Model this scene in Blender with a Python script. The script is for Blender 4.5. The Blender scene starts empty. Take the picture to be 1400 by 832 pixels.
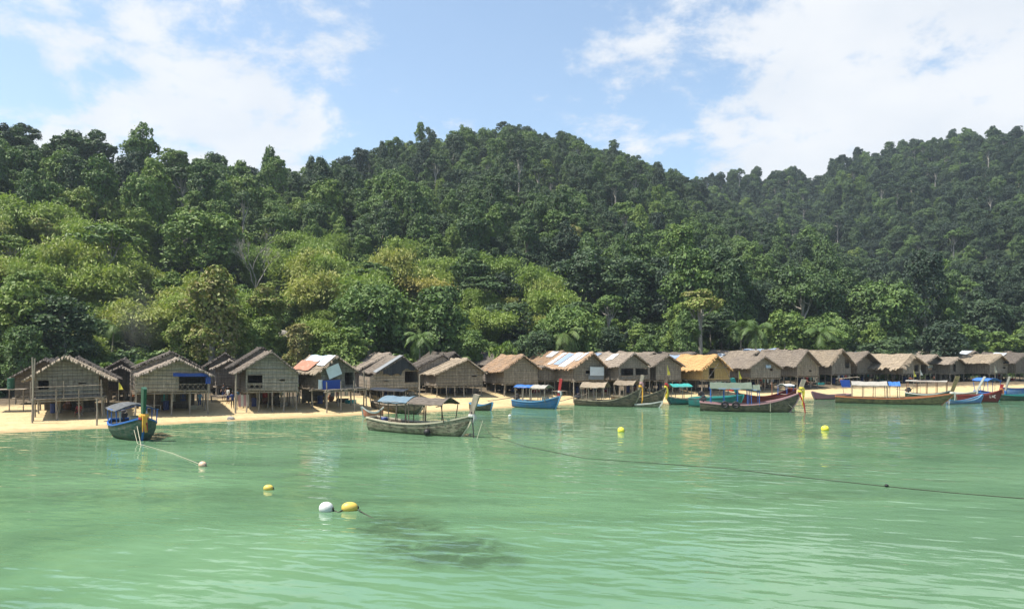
import bpy, math, random
import numpy as np
from mathutils import Vector, Matrix, Quaternion
rnd = random.Random(11)
npr = np.random.default_rng(7)
scene = bpy.context.scene
COL = scene.collection
R = math.radians
PI = math.pi

# ------------------------------------------------------------------ camera
H = 6.5            # eye height above the water
F = 1011.0         # focal length in photo pixels (1400 wide)
HOR = 478.0        # photo row of the horizon
cam = bpy.data.cameras.new("camera"); camo = bpy.data.objects.new("camera", cam); COL.objects.link(camo)
camo.location = (0, 0, H); camo.rotation_euler = (R(90), 0, 0)
cam.sensor_width = 36; cam.lens = 26.0; cam.shift_y = 62 / 1400.0
cam.clip_start = 0.2; cam.clip_end = 9000
scene.camera = camo
scene.render.resolution_x = 1024; scene.render.resolution_y = 608

# ------------------------------------------------------------------ sky, sun, exposure
SUN_DIR = Vector((-0.42, -0.12, 0.88)).normalized()      # towards the sun: high, from the left
sun_el = math.asin(SUN_DIR.z); sun_az = math.atan2(SUN_DIR.x, SUN_DIR.y) % (2 * PI)
world = bpy.data.worlds.new("World"); scene.world = world; world.use_nodes = True
wn = world.node_tree; wn.nodes.clear(); WL = wn.links.new
def wnode(t, **k):
    n = wn.nodes.new(t)
    for a, b in k.items(): setattr(n, a, b)
    return n
def wmath(op, a, b=None, c=None, clamp=False):
    n = wnode('ShaderNodeMath', operation=op, use_clamp=clamp)
    for i, v in enumerate((a, b, c)):
        if v is None: continue
        if isinstance(v, (int, float)): n.inputs[i].default_value = v
        else: WL(v, n.inputs[i])
    return n.outputs[0]
sky = wnode('ShaderNodeTexSky', sky_type='NISHITA', sun_disc=False)
sky.sun_elevation = sun_el; sky.sun_rotation = sun_az; sky.altitude = 0
sky.air_density = 1.0; sky.dust_density = 1.6; sky.ozone_density = 2.0
tc = wnode('ShaderNodeTexCoord'); sep = wnode('ShaderNodeSeparateXYZ'); WL(tc.outputs['Generated'], sep.inputs[0])
dx, dy, dz = sep.outputs
zz = wmath('ADD', wmath('MAXIMUM', dz, 0.0), 0.32)
comb = wnode('ShaderNodeCombineXYZ'); WL(wmath('DIVIDE', dx, zz), comb.inputs[0]); WL(wmath('DIVIDE', dy, zz), comb.inputs[1])
n1 = wnode('ShaderNodeTexNoise', noise_dimensions='3D'); WL(comb.outputs[0], n1.inputs['Vector'])
n1.inputs['Scale'].default_value = 4.3; n1.inputs['Detail'].default_value = 9; n1.inputs['Roughness'].default_value = 0.64; n1.inputs['Distortion'].default_value = 0.15
n2 = wnode('ShaderNodeTexNoise', noise_dimensions='3D'); WL(comb.outputs[0], n2.inputs['Vector'])
n2.inputs['Scale'].default_value = 0.8; n2.inputs['Detail'].default_value = 3
# cloud cover by compass bearing: broken on the left, open in the middle, heavy on the right
az = wmath('ARCTAN2', dx, dy)
def gauss(c, w, amp):
    t = wmath('DIVIDE', wmath('SUBTRACT', az, c), w)
    return wmath('MULTIPLY', wmath('POWER', 2.718, wmath('MULTIPLY', wmath('MULTIPLY', t, t), -1.0)), amp)
bias = wmath('ADD', gauss(0.52, 0.33, 0.20), gauss(-0.37, 0.24, 0.150))
bias = wmath('ADD', bias, gauss(-0.06, 0.13, -0.10))
low = wmath('MULTIPLY', wmath('SUBTRACT', 0.46, dz, clamp=True), 0.22)
cov = wmath('ADD', wmath('ADD', wmath('MULTIPLY', n1.outputs[0], 0.85), wmath('MULTIPLY', n2.outputs[0], 0.25)), wmath('ADD', bias, low))
mr = wnode('ShaderNodeMapRange', interpolation_type='SMOOTHSTEP'); WL(cov, mr.inputs[0])
mr.inputs[1].default_value = 0.61; mr.inputs[2].default_value = 0.76; mr.inputs[3].default_value = 0.06; mr.inputs[4].default_value = 0.97
n3 = wnode('ShaderNodeTexNoise'); WL(comb.outputs[0], n3.inputs['Vector']); n3.inputs['Scale'].default_value = 3.5; n3.inputs['Detail'].default_value = 5
cr = wnode('ShaderNodeValToRGB'); WL(n3.outputs[0], cr.inputs[0])
CLOUD = 5.1
cr.color_ramp.elements[0].position = 0.35; cr.color_ramp.elements[0].color = (0.82, 0.87, 0.94, 1)
cr.color_ramp.elements[1].position = 0.62; cr.color_ramp.elements[1].color = (0.95, 0.97, 1.0, 1)
cs = wnode('ShaderNodeVectorMath', operation='SCALE'); WL(cr.outputs[0], cs.inputs[0]); cs.inputs['Scale'].default_value = CLOUD
skm = wnode('ShaderNodeVectorMath', operation='MULTIPLY'); WL(sky.outputs[0], skm.inputs[0]); skm.inputs[1].default_value = (1.20, 1.23, 1.16)
mx = wnode('ShaderNodeMix', data_type='RGBA'); WL(mr.outputs[0], mx.inputs[0]); WL(skm.outputs[0], mx.inputs[6]); WL(cs.outputs[0], mx.inputs[7])
bg = wnode('ShaderNodeBackground'); WL(mx.outputs[2], bg.inputs[0]); bg.inputs[1].default_value = 0.102
wo = wnode('ShaderNodeOutputWorld'); WL(bg.outputs[0], wo.inputs[0])

sl = bpy.data.lights.new("sun", 'SUN'); sl.energy = 5.0; sl.angle = R(0.5); sl.color = (1.0, 0.93, 0.82)
so = bpy.data.objects.new("sun", sl); COL.objects.link(so); so.rotation_euler = SUN_DIR.to_track_quat('Z', 'Y').to_euler(); so.location = (-60, 0, 90)
scene.view_settings.view_transform = 'Standard'; scene.view_settings.look = 'None'
scene.view_settings.gamma = 1.0; scene.view_settings.exposure = 0.95; scene.view_settings.use_curve_mapping = False
scene.render.engine = 'CYCLES'
cy = scene.cycles
cy.max_bounces = 6; cy.diffuse_bounces = 2; cy.glossy_bounces = 3; cy.transmission_bounces = 2; cy.volume_bounces = 0; cy.transparent_max_bounces = 4
cy.use_denoising = True; cy.caustics_reflective = False; cy.caustics_refractive = False

# ------------------------------------------------------------------ geometry of the place
def P(px, D, py=None, z=None):
    """photo column + distance (+ row or height) -> world point"""
    if z is None: z = H + (HOR - py) / F * D
    return Vector(((px - 700) / F * D, D, z))
SH = np.array([[-900, 46], [-300, 53], [0, 57.6], [150, 61.5], [230, 64.5], [330, 68], [500, 74], [650, 80], [750, 87], [930, 90], [1100, 99], [1250, 104], [1400, 113], [1700, 126], [2300, 150]], float)
def shore(u): return np.interp(u, SH[:, 0], SH[:, 1])
#            u      D1   z1    D2   zv    D3   z3
RG = np.array([
 [-900, 180, 50, 300, 35, 420, 30], [-200, 185, 51, 300, 36, 430, 40], [0, 190, 54, 300, 40, 440, 45], [150, 200, 49, 310, 40, 440, 45],
 [300, 228, 53, 330, 42, 450, 40], [400, 252, 60, 350, 50, 460, 45], [500, 300, 76, 390, 62, 480, 60], [600, 340, 91, 420, 80, 490, 70],
 [700, 358, 109, 430, 95, 490, 84], [800, 368, 101, 430, 84, 490, 88], [870, 370, 90, 425, 82, 485, 94], [940, 365, 78, 420, 76, 480, 104],
 [1000, 350, 65, 420, 75, 490, 112], [1090, 312, 42, 400, 66, 500, 114], [1112, 305, 40, 395, 64, 495, 107], [1150, 290, 33, 380, 66, 480, 121],
 [1200, 272, 24, 350, 57, 465, 122], [1300, 240, 16, 320, 55, 455, 127], [1400, 215, 13, 300, 54, 440, 132], [1700, 200, 16, 290, 60, 420, 145], [2300, 200, 20, 290, 60, 420, 150]], float)
def vnoise(x, y, s, seed=0):
    x = np.asarray(x, float) / s; y = np.asarray(y, float) / s
    xi = np.floor(x); yi = np.floor(y); fx = x - xi; fy = y - yi
    fx = fx * fx * (3 - 2 * fx); fy = fy * fy * (3 - 2 * fy)
    def h(a, b):
        v = np.sin(a * 127.1 + b * 311.7 + seed * 74.7) * 43758.5453
        return v - np.floor(v)
    return (h(xi, yi) * (1 - fx) + h(xi + 1, yi) * fx) * (1 - fy) + (h(xi, yi + 1) * (1 - fx) + h(xi + 1, yi + 1) * fx) * fy
FLAT = 26.0
def ground_uD(u, D):
    u = np.asarray(u, float); D = np.asarray(D, float)
    ds = shore(u); t = D - ds
    c = [np.interp(u, RG[:, 0], RG[:, i]) for i in range(7)]
    D1, z1, D2, zv, D3, z3 = c[1:]
    sand = np.where(t < 0, np.maximum(t * 0.10, -1.8), np.minimum(t * 0.085, 1.15))
    d0 = ds + FLAT
    f1 = np.clip((D - d0) / (D1 - d0), 0, 1); f1 = f1 ** 1.12
    a = 1.15 + (z1 - 1.15) * f1
    sm = lambda s: s * s * (3 - 2 * s)
    b = z1 + (zv - z1) * sm(np.clip((D - D1) / (D2 - D1), 0, 1))
    cc = zv + (z3 - zv) * np.clip((D - D2) / (D3 - D2), 0, 1) ** 0.9
    d = z3 - (D - D3) * 0.25
    z = np.where(D < d0, sand, np.where(D < D1, a, np.where(D < D2, b, np.where(D < D3, cc, d))))
    x = (u - 700) / F * D
    bump = (vnoise(x, D, 38, 1) - .5) * 9 + (vnoise(x, D, 17, 2) - .5) * 4
    return z + bump * np.clip((D - d0 - 8) / 60, 0, 1)
def ground(x, y):
    return ground_uD(700 + np.asarray(x, float) / np.asarray(y, float) * F, y)
def gz(x, y): return float(ground(x, y))

# ------------------------------------------------------------------ mesh + object helpers
class MB:
    def __init__(s): s.v = []; s.f = []; s.m = []; s.mi = 0
    def quad(s, a, b, c, d): s.poly((a, b, c, d))
    def poly(s, pts):
        n = len(s.v); s.v.extend(tuple(p) for p in pts); s.f.append(tuple(range(n, n + len(pts)))); s.m.append(s.mi)
    def hexa(s, p):      # 8 points: bottom loop 0-3, top loop 4-7
        n = len(s.v); s.v.extend(tuple(q) for q in p)
        for f in ((0, 3, 2, 1), (4, 5, 6, 7), (0, 1, 5, 4), (1, 2, 6, 5), (2, 3, 7, 6), (3, 0, 4, 7)):
            s.f.append(tuple(n + i for i in f)); s.m.append(s.mi)
    def box(s, x0, x1, y0, y1, z0, z1):
        s.hexa([(x0, y0, z0), (x1, y0, z0), (x1, y1, z0), (x0, y1, z0), (x0, y0, z1), (x1, y0, z1), (x1, y1, z1), (x0, y1, z1)])
    def tube(s, pts, rad, n=6, cap=True):
        pts = [Vector(p) for p in pts]; k = len(pts)
        if not hasattr(rad, '__len__'): rad = [rad] * k
        base = len(s.v); up = None
        for i, p in enumerate(pts):
            d = (pts[min(i + 1, k - 1)] - pts[max(i - 1, 0)]).normalized()
            ref = Vector((0, 0, 1)) if abs(d.z) < 0.9 else Vector((1, 0, 0))
            a = d.cross(ref).normalized(); b = d.cross(a).normalized()
            for j in range(n):
                t = 2 * PI * j / n; q = p + (a * math.cos(t) + b * math.sin(t)) * rad[i]; s.v.append(tuple(q))
        for i in range(k - 1):
            for j in range(n):
                s.f.append((base + i * n + j, base + i * n + (j + 1) % n, base + (i + 1) * n + (j + 1) % n, base + (i + 1) * n + j)); s.m.append(s.mi)
        if cap:
            s.f.append(tuple(base + j for j in range(n))); s.m.append(s.mi)
            s.f.append(tuple(base + (k - 1) * n + j for j in reversed(range(n)))); s.m.append(s.mi)
    def lathe(s, c, prof, n=10, axis='z'):
        base = len(s.v); c = Vector(c)
        for (r, h) in prof:
            for j in range(n):
                t = 2 * PI * j / n
                q = (r * math.cos(t), r * math.sin(t), h) if axis == 'z' else (h, r * math.cos(t), r * math.sin(t))
                s.v.append(tuple(c + Vector(q)))
        for i in range(len(prof) - 1):
            for j in range(n):
                s.f.append((base + i * n + j, base + i * n + (j + 1) % n, base + (i + 1) * n + (j + 1) % n, base + (i + 1) * n + j)); s.m.append(s.mi)
        s.f.append(tuple(base + j for j in reversed(range(n)))); s.m.append(s.mi)
        s.f.append(tuple(base + (len(prof) - 1) * n + j for j in range(n))); s.m.append(s.mi)
    def build(s, name, mat, parent=None, smooth=False, label=None):
        me = bpy.data.meshes.new(name); me.from_pydata(s.v, [], s.f)
        for mm in (mat if isinstance(mat, (list, tuple)) else [mat]): me.materials.append(mm)
        if isinstance(mat, (list, tuple)): me.polygons.foreach_set('material_index', s.m)
        if smooth: me.polygons.foreach_set('use_smooth', [True] * len(s.f))
        me.update(); o = bpy.data.objects.new(name, me); COL.objects.link(o)
        if parent is not None: o.parent = parent
        if label: o['label'] = label
        return o
def np_mesh(name, V, Q, mat, smooth=False):
    me = bpy.data.meshes.new(name); V = np.asarray(V, np.float32); Q = np.asarray(Q, np.int32)
    me.vertices.add(len(V)); me.vertices.foreach_set('co', V.ravel())
    k = Q.shape[1]; me.loops.add(Q.size); me.loops.foreach_set('vertex_index', Q.ravel())
    me.polygons.add(len(Q)); me.polygons.foreach_set('loop_start', np.arange(0, Q.size, k, dtype=np.int32))
    me.polygons.foreach_set('use_smooth', np.full(len(Q), smooth)); me.update(calc_edges=True); me.validate()
    if mat: me.materials.append(mat)
    return me
def link(name, me, parent=None):
    o = bpy.data.objects.new(name, me); COL.objects.link(o); o.parent = parent; return o
def tag(o, label, cat, group=None):
    o['label'] = label; o['category'] = cat
    if group: o['group'] = group
    return o
def thing(name, label, cat, loc, rz=0.0, group=None):
    o = bpy.data.objects.new(name, None); COL.objects.link(o); o.location = loc; o.rotation_euler = (0, 0, rz)
    o.empty_display_size = 0.3
    return tag(o, label, cat, group)

# ------------------------------------------------------------------ materials
def new_mat(name):
    m = bpy.data.materials.new(name); m.use_nodes = True; nt = m.node_tree; nt.nodes.clear()
    out = nt.nodes.new('ShaderNodeOutputMaterial'); b = nt.nodes.new('ShaderNodeBsdfPrincipled'); nt.links.new(b.outputs[0], out.inputs[0])
    b.inputs['Specular IOR Level'].default_value = 0.2
    return m, nt, b, out
def ramp(nt, fac, cols):
    r = nt.nodes.new('ShaderNodeValToRGB'); e = r.color_ramp.elements
    while len(e) < len(cols): e.new(0.5)
    for i, (p, c) in enumerate(cols): e[i].position = p; e[i].color = (*c, 1)
    nt.links.new(fac, r.inputs[0]); return r.outputs[0]
def noise(nt, vec, scale, detail=3, rough=0.5, dist=0.0):
    n = nt.nodes.new('ShaderNodeTexNoise'); n.inputs['Scale'].default_value = scale; n.inputs['Detail'].default_value = detail
    n.inputs['Roughness'].default_value = rough; n.inputs['Distortion'].default_value = dist
    if vec is not None: nt.links.new(vec, n.inputs['Vector'])
    return n.outputs[0]
def vscale(nt, vec, s):
    n = nt.nodes.new('ShaderNodeVectorMath'); n.operation = 'MULTIPLY'; nt.links.new(vec, n.inputs[0]); n.inputs[1].default_value = s; return n.outputs[0]
def objco(nt):
    return nt.nodes.new('ShaderNodeTexCoord').outputs['Object']
def nmath(nt, op, a, b=None, clamp=False):
    n = nt.nodes.new('ShaderNodeMath'); n.operation = op; n.use_clamp = clamp
    for i, v in enumerate((a, b)):
        if v is None: continue
        if isinstance(v, (int, float)): n.inputs[i].default_value = v
        else: nt.links.new(v, n.inputs[i])
    return n.outputs[0]
def nmix(nt, fac, a, b, mode='MIX'):
    n = nt.nodes.new('ShaderNodeMix'); n.data_type = 'RGBA'; n.blend_type = mode
    for i, v in ((0, fac), (6, a), (7, b)):
        if isinstance(v, (int, float)): n.inputs[i].default_value = v
        elif isinstance(v, tuple): n.inputs[i].default_value = (*v, 1)
        else: nt.links.new(v, n.inputs[i])
    return n.outputs[2]
def bump(nt, b, h, strength=0.5, dist=0.05):
    n = nt.nodes.new('ShaderNodeBump'); n.inputs['Strength'].default_value = strength; n.inputs['Distance'].default_value = dist
    nt.links.new(h, n.inputs['Height']); nt.links.new(n.outputs[0], b.inputs['Normal'])

def mat_weathered(name, c1, c2, c3=None, stretch=(1, 1, 1), scale=3.0, rough=0.85, bumpd=0.02, rand=0.25):
    """patchy two or three tone surface with streaks; each object a little lighter or darker"""
    m, nt, b, out = new_mat(name); co = objco(nt)
    f = noise(nt, vscale(nt, co, stretch), scale, 5, 0.65)
    big = noise(nt, co, 0.55, 2)
    col = ramp(nt, f, [(0.32, c1), (0.66, c2)])
    if c3: col = nmix(nt, nmath(nt, 'MULTIPLY', nmath(nt, 'SUBTRACT', big, 0.42, True), 3.2, True), col, c3)
    if rand:
        oi = nt.nodes.new('ShaderNodeObjectInfo')
        k = nmath(nt, 'ADD', nmath(nt, 'MULTIPLY', oi.outputs['Random'], rand), 1.0 - rand * 0.5)
        hs = nt.nodes.new('ShaderNodeHueSaturation'); nt.links.new(col, hs.inputs['Color']); nt.links.new(k, hs.inputs['Value']); col = hs.outputs[0]
    nt.links.new(col, b.inputs['Base Color']); b.inputs['Roughness'].default_value = rough
    bump(nt, b, f, 0.7, bumpd)
    return m
def mat_paint(name, c, wear=(0.25, 0.22, 0.18), amt=0.35, rough=0.5, scale=2.5):
    m, nt, b, out = new_mat(name); co = objco(nt)
    f = noise(nt, vscale(nt, co, (1, 1, 2.2)), scale, 6, 0.7)
    g = noise(nt, co, 0.9, 3)
    k = nmath(nt, 'MULTIPLY', nmath(nt, 'SUBTRACT', f, 0.52, True), 7 * amt, True)
    base = nmix(nt, g, c, tuple(min(1, x * 0.78) for x in c))
    nt.links.new(nmix(nt, k, base, wear), b.inputs['Base Color']); b.inputs['Roughness'].default_value = rough
    b.inputs['Specular IOR Level'].default_value = 0.35
    bump(nt, b, f, 0.3, 0.01)
    return m
M = {}
# ------------------------------------------------------------------ water and ground
def build_water():
    m, nt, b, out = new_mat('sea_water')
    geo = nt.nodes.new('ShaderNodeNewGeometry'); pos = geo.outputs['Position']
    # bottom seen through turbid water: pale sand, greener shallows, dark weed patches
    a = noise(nt, vscale(nt, pos, (0.5, 1.0, 1)), 0.085, 6, 0.6, 0.8)
    col = ramp(nt, a, [(0.30, (0.062, 0.125, 0.070)), (0.50, (0.094, 0.188, 0.100)), (0.72, (0.135, 0.250, 0.138))])
    sp = nt.nodes.new('ShaderNodeSeparateXYZ'); nt.links.new(pos, sp.inputs[0])
    gx = nmath(nt, 'ADD', nmath(nt, 'MULTIPLY', sp.outputs[0], 0.008), 0.35, True)
    col = nmix(nt, nmath(nt, 'MULTIPLY', gx, 0.55), col, (0.082, 0.148, 0.096))
    # weed patches
    def patch(cx, cy, rx, ry, rot=0.0):
        ca, sa = math.cos(rot), math.sin(rot)
        X = nmath(nt, 'SUBTRACT', sp.outputs[0], cx); Y = nmath(nt, 'SUBTRACT', sp.outputs[1], cy)
        u = nmath(nt, 'DIVIDE', nmath(nt, 'ADD', nmath(nt, 'MULTIPLY', X, ca), nmath(nt, 'MULTIPLY', Y, sa)), rx)
        v = nmath(nt, 'DIVIDE', nmath(nt, 'SUBTRACT', nmath(nt, 'MULTIPLY', Y, ca), nmath(nt, 'MULTIPLY', X, sa)), ry)
        return nmath(nt, 'SUBTRACT', 1.0, nmath(nt, 'ADD', nmath(nt, 'MULTIPLY', u, u), nmath(nt, 'MULTIPLY', v, v)), True)
    pn = noise(nt, vscale(nt, pos, (1, 1.2, 1)), 0.9, 5, 0.65, 0.8)
    tot = None
    for args in ((-2.4, 24.2, 3.2, 2.6, -.3), (-4.2, 27.2, 2.0, 3.2, 0.4), (-1.1, 22.9, 1.8, 1.3, -0.2)):
        q = patch(*args); tot = q if tot is None else nmath(nt, 'MAXIMUM', tot, q)
    k = nmath(nt, 'MULTIPLY', nmath(nt, 'MULTIPLY', tot, 1.7), nmath(nt, 'SUBTRACT', nmath(nt, 'MULTIPLY', pn, 2.6), 0.80, True), True)
    tot2 = None
    for args in ((-16, 33, 12, 2.6, 0.05), (-5, 31.5, 7, 1.4, 0.0), (12, 33, 9, 2.0, 0.1), (30, 58, 22, 3, 0.15)):
        q = patch(*args); tot2 = q if tot2 is None else nmath(nt, 'MAXIMUM', tot2, q)
    k2 = nmath(nt, 'MULTIPLY', nmath(nt, 'MULTIPLY', tot2, 1.4), nmath(nt, 'SUBTRACT', nmath(nt, 'MULTIPLY', pn, 2.4), 0.75, True), True)
    col = nmix(nt, nmath(nt, 'MULTIPLY', k, 0.80), col, (0.040, 0.072, 0.042)); col = nmix(nt, nmath(nt, 'MULTIPLY', k2, 0.55), col, (0.05, 0.088, 0.052))
    nt.links.new(col, b.inputs['Base Color']); b.inputs['Roughness'].default_value = 0.035; b.inputs['IOR'].default_value = 1.33
    b.inputs['Specular IOR Level'].default_value = 0.5
    # ripples: swell, wavelets, fine chop (heights in metres)
    rt = nt.nodes.new('ShaderNodeVectorRotate'); rt.rotation_type = 'Z_AXIS'; rt.inputs['Angle'].default_value = 0.28; nt.links.new(pos, rt.inputs['Vector'])
    w1 = noise(nt, vscale(nt, rt.outputs[0], (0.5, 1.15, 1)), 0.42, 1.5, 0.5, 0.3)
    w2 = noise(nt, vscale(nt, rt.outputs[0], (0.5, 1.2, 1)), 1.25, 1.5, 0.5, 0.3)
    w3 = noise(nt, vscale(nt, pos, (0.8, 1.0, 1)), 5.0, 3, 0.55, 0.2)
    calm = noise(nt, vscale(nt, pos, (0.4, 1.0, 1)), 0.07, 3)
    ca = nmath(nt, 'ADD', nmath(nt, 'MULTIPLY', nmath(nt, 'SUBTRACT', calm, 0.42, True), 5.0, True), 0.42)
    h = nmath(nt, 'ADD', nmath(nt, 'MULTIPLY', w1, 0.065), nmath(nt, 'MULTIPLY', nmath(nt, 'MULTIPLY', w2, 0.054), ca))
    h = nmath(nt, 'ADD', h, nmath(nt, 'MULTIPLY', nmath(nt, 'MULTIPLY', w3, 0.0045), ca))
    bump(nt, b, h, 1.0, 1.0)
    V = [(-4000, -4000, 0), (4000, -4000, 0), (4000, 4000, 0), (-4000, 4000, 0)]
    o = link('sea_water', np_mesh('sea_water', V, [(0, 1, 2, 3)], m)); o['kind'] = 'structure'
build_water()

def build_ground():
    # dry sand, wet sand at the waterline, inland dirt with painted hut shade
    m, nt, b, out = new_mat('sand'); geo = nt.nodes.new('ShaderNodeNewGeometry'); pos = geo.outputs['Position']
    sp = nt.nodes.new('ShaderNodeSeparateXYZ'); nt.links.new(pos, sp.inputs[0])
    n = noise(nt, pos, 1.3, 6, 0.6); n2 = noise(nt, pos, 9, 4, 0.7)
    col = ramp(nt, n, [(0.3, (0.37, 0.285, 0.150)), (0.7, (0.47, 0.375, 0.215))])
    hz = nmath(nt, 'ADD', sp.outputs[2], nmath(nt, 'MULTIPLY', nmath(nt, 'SUBTRACT', n, 0.5), 0.10))
    wet = nmath(nt, 'SUBTRACT', 1.0, nmath(nt, 'MULTIPLY', nmath(nt, 'SUBTRACT', hz, 0.03), 9.0, True), True)
    col = nmix(nt, nmath(nt, 'MULTIPLY', wet, 0.75), col, (0.26, 0.185, 0.095))
    deb = nmath(nt, 'MULTIPLY', nmath(nt, 'SUBTRACT', noise(nt, pos, 3.1, 6, 0.8), 0.60, True), 12, True)
    col = nmix(nt, nmath(nt, 'MULTIPLY', deb, 0.6), col, (0.13, 0.09, 0.05))
    at = nt.nodes.new('ShaderNodeAttribute'); at.attribute_name = 'inland'
    shaded_earth = ramp(nt, noise(nt, pos, 0.8, 5, 0.7), [(0.3, (0.06, 0.045, 0.03)), (0.7, (0.13, 0.105, 0.07))])  # dirt colour kept dark to include the shade under the huts
    col = nmix(nt, nmath(nt, 'MULTIPLY', nmath(nt, 'ADD', nmath(nt, 'SUBTRACT', at.outputs['Fac'], 0.5), nmath(nt, 'MULTIPLY', nmath(nt, 'SUBTRACT', n, 0.5), 1.2)), 3.0, True), col, shaded_earth)
    nt.links.new(col, b.inputs['Base Color']); b.inputs['Roughness'].default_value = 0.9
    bump(nt, b, nmath(nt, 'ADD', nmath(nt, 'MULTIPLY', n2, .5), noise(nt, pos, 2.6, 3, .6)), 0.8, 0.14)
    M['sand'] = m
    m2, nt, b, out = new_mat('forest_floor'); geo = nt.nodes.new('ShaderNodeNewGeometry'); pos = geo.outputs['Position']
    n = noise(nt, pos, 0.35, 6, 0.65)
    nt.links.new(ramp(nt, n, [(0.3, (0.018, 0.03, 0.012)), (0.55, (0.03, 0.05, 0.016)), (0.75, (0.06, 0.05, 0.028))]), b.inputs['Base Color']); b.inputs['Roughness'].default_value = 1
    M['forest_floor'] = m2
    us = np.linspace(-900, 2300, 330)
    def sheet(name, ts_of_u, mat):
        V = []; nD = len(ts_of_u(0.0))
        for u in us:
            Ds = ts_of_u(u); z = ground_uD(np.full(len(Ds), u), Ds); x = (u - 700) / F * Ds
            V.append(np.stack([x, Ds, z], 1))
        V = np.concatenate(V); nu = len(us); i, j = np.meshgrid(np.arange(nu - 1), np.arange(nD - 1), indexing='ij')
        a = (i * nD + j).ravel(); Q = np.stack([a, a + nD, a + nD + 1, a + 1], 1)
        o = link(name, np_mesh(name, V, Q, mat, True)); o['kind'] = 'structure'; return o
    t1 = np.concatenate([np.linspace(-30, -2, 6), np.linspace(-1.5, FLAT + 2, 60)])
    ob = sheet('beach', lambda u: float(shore(u)) + t1, M['sand'])
    a = ob.data.attributes.new('inland', 'FLOAT', 'POINT'); a.data.foreach_set('value', np.concatenate([np.clip((t1 - np.interp(u, [400, 1100], [9, 4.5])) / 7, 0, 1) for u in us]).astype(np.float32))
    def far(u):
        d0 = float(shore(u)) + FLAT + 2
        return d0 + (760 - d0) * np.linspace(0, 1, 150) ** 1.35
    sheet('hillside', far, M['forest_floor'])
build_ground()

# ------------------------------------------------------------------ air
def build_haze():
    m = bpy.data.materials.new('haze_air'); m.use_nodes = True; nt = m.node_tree; nt.nodes.clear()
    out = nt.nodes.new('ShaderNodeOutputMaterial'); v = nt.nodes.new('ShaderNodeVolumePrincipled'); nt.links.new(v.outputs[0], out.inputs['Volume'])
    v.inputs['Color'].default_value = (0.72, 0.86, 1.0, 1); v.inputs['Density'].default_value = HAZE; v.inputs['Anisotropy'].default_value = 0.2
    mb = MB(); mb.box(-4100, 4100, -4100, 4100, -3.0, 230); o = mb.build('haze', m); o['kind'] = 'stuff'
HAZE = 0.00019
build_haze()
# ------------------------------------------------------------------ vegetation
def mat_leaf(name, stops, transl=0.18, isl=.22):
    m, nt, b, out = new_mat(name)
    at = nt.nodes.new('ShaderNodeAttribute'); at.attribute_type = 'INSTANCER'; at.attribute_name = 'tint'
    geo = nt.nodes.new('ShaderNodeNewGeometry')
    n = noise(nt, objco(nt), 0.35, 2)
    f = nmath(nt, 'ADD', at.outputs['Fac'], nmath(nt, 'MULTIPLY', nmath(nt, 'SUBTRACT', geo.outputs['Random Per Island'], 0.5), isl))
    f = nmath(nt, 'ADD', f, nmath(nt, 'MULTIPLY', nmath(nt, 'SUBTRACT', n, 0.5), 0.35), True)
    col = ramp(nt, f, stops)
    nt.links.new(col, b.inputs['Base Color']); b.inputs['Roughness'].default_value = 0.55; b.inputs['Specular IOR Level'].default_value = 0.25
    tr = nt.nodes.new('ShaderNodeBsdfTranslucent'); nt.links.new(nmix(nt, 1.0, col, (1.0, 1.15, 0.45), 'MULTIPLY'), tr.inputs[0])
    mx = nt.nodes.new('ShaderNodeMixShader'); mx.inputs[0].default_value = transl
    nt.links.new(b.outputs[0], mx.inputs[1]); nt.links.new(tr.outputs[0], mx.inputs[2]); nt.links.new(mx.outputs[0], out.inputs[0])
    return m
# tint: 0 blue-dark, 0.5 mid green, 0.8 yellow green, 1 straw/brown
M['leaf'] = mat_leaf('broad_leaves', [(0.0, (0.024, 0.043, 0.030)), (0.3, (0.056, 0.094, 0.044)), (0.55, (0.110, 0.180, 0.046)), (0.8, (0.175, 0.235, 0.050)), (1.0, (0.23, 0.20, 0.08))])
M['bamboo'] = mat_leaf('bamboo_leaves', [(0.0, (0.115, 0.18, 0.045)), (0.5, (0.21, 0.275, 0.066)), (1.0, (0.34, 0.30, 0.10))], 0.3, .12)
M['palm'] = mat_leaf('palm_leaves', [(0.0, (0.05, 0.09, 0.03)), (0.6, (0.10, 0.16, 0.045)), (1.0, (0.18, 0.20, 0.07))], 0.25)
M['bark'] = mat_weathered('bark', (0.14, 0.125, 0.10), (0.34, 0.32, 0.28), stretch=(3, 3, 0.6), scale=1.5)
M['bark_dark'] = mat_weathered('bark_dark', (0.05, 0.04, 0.03), (0.12, 0.10, 0.08), stretch=(3, 3, 0.6), scale=1.5)

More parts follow.
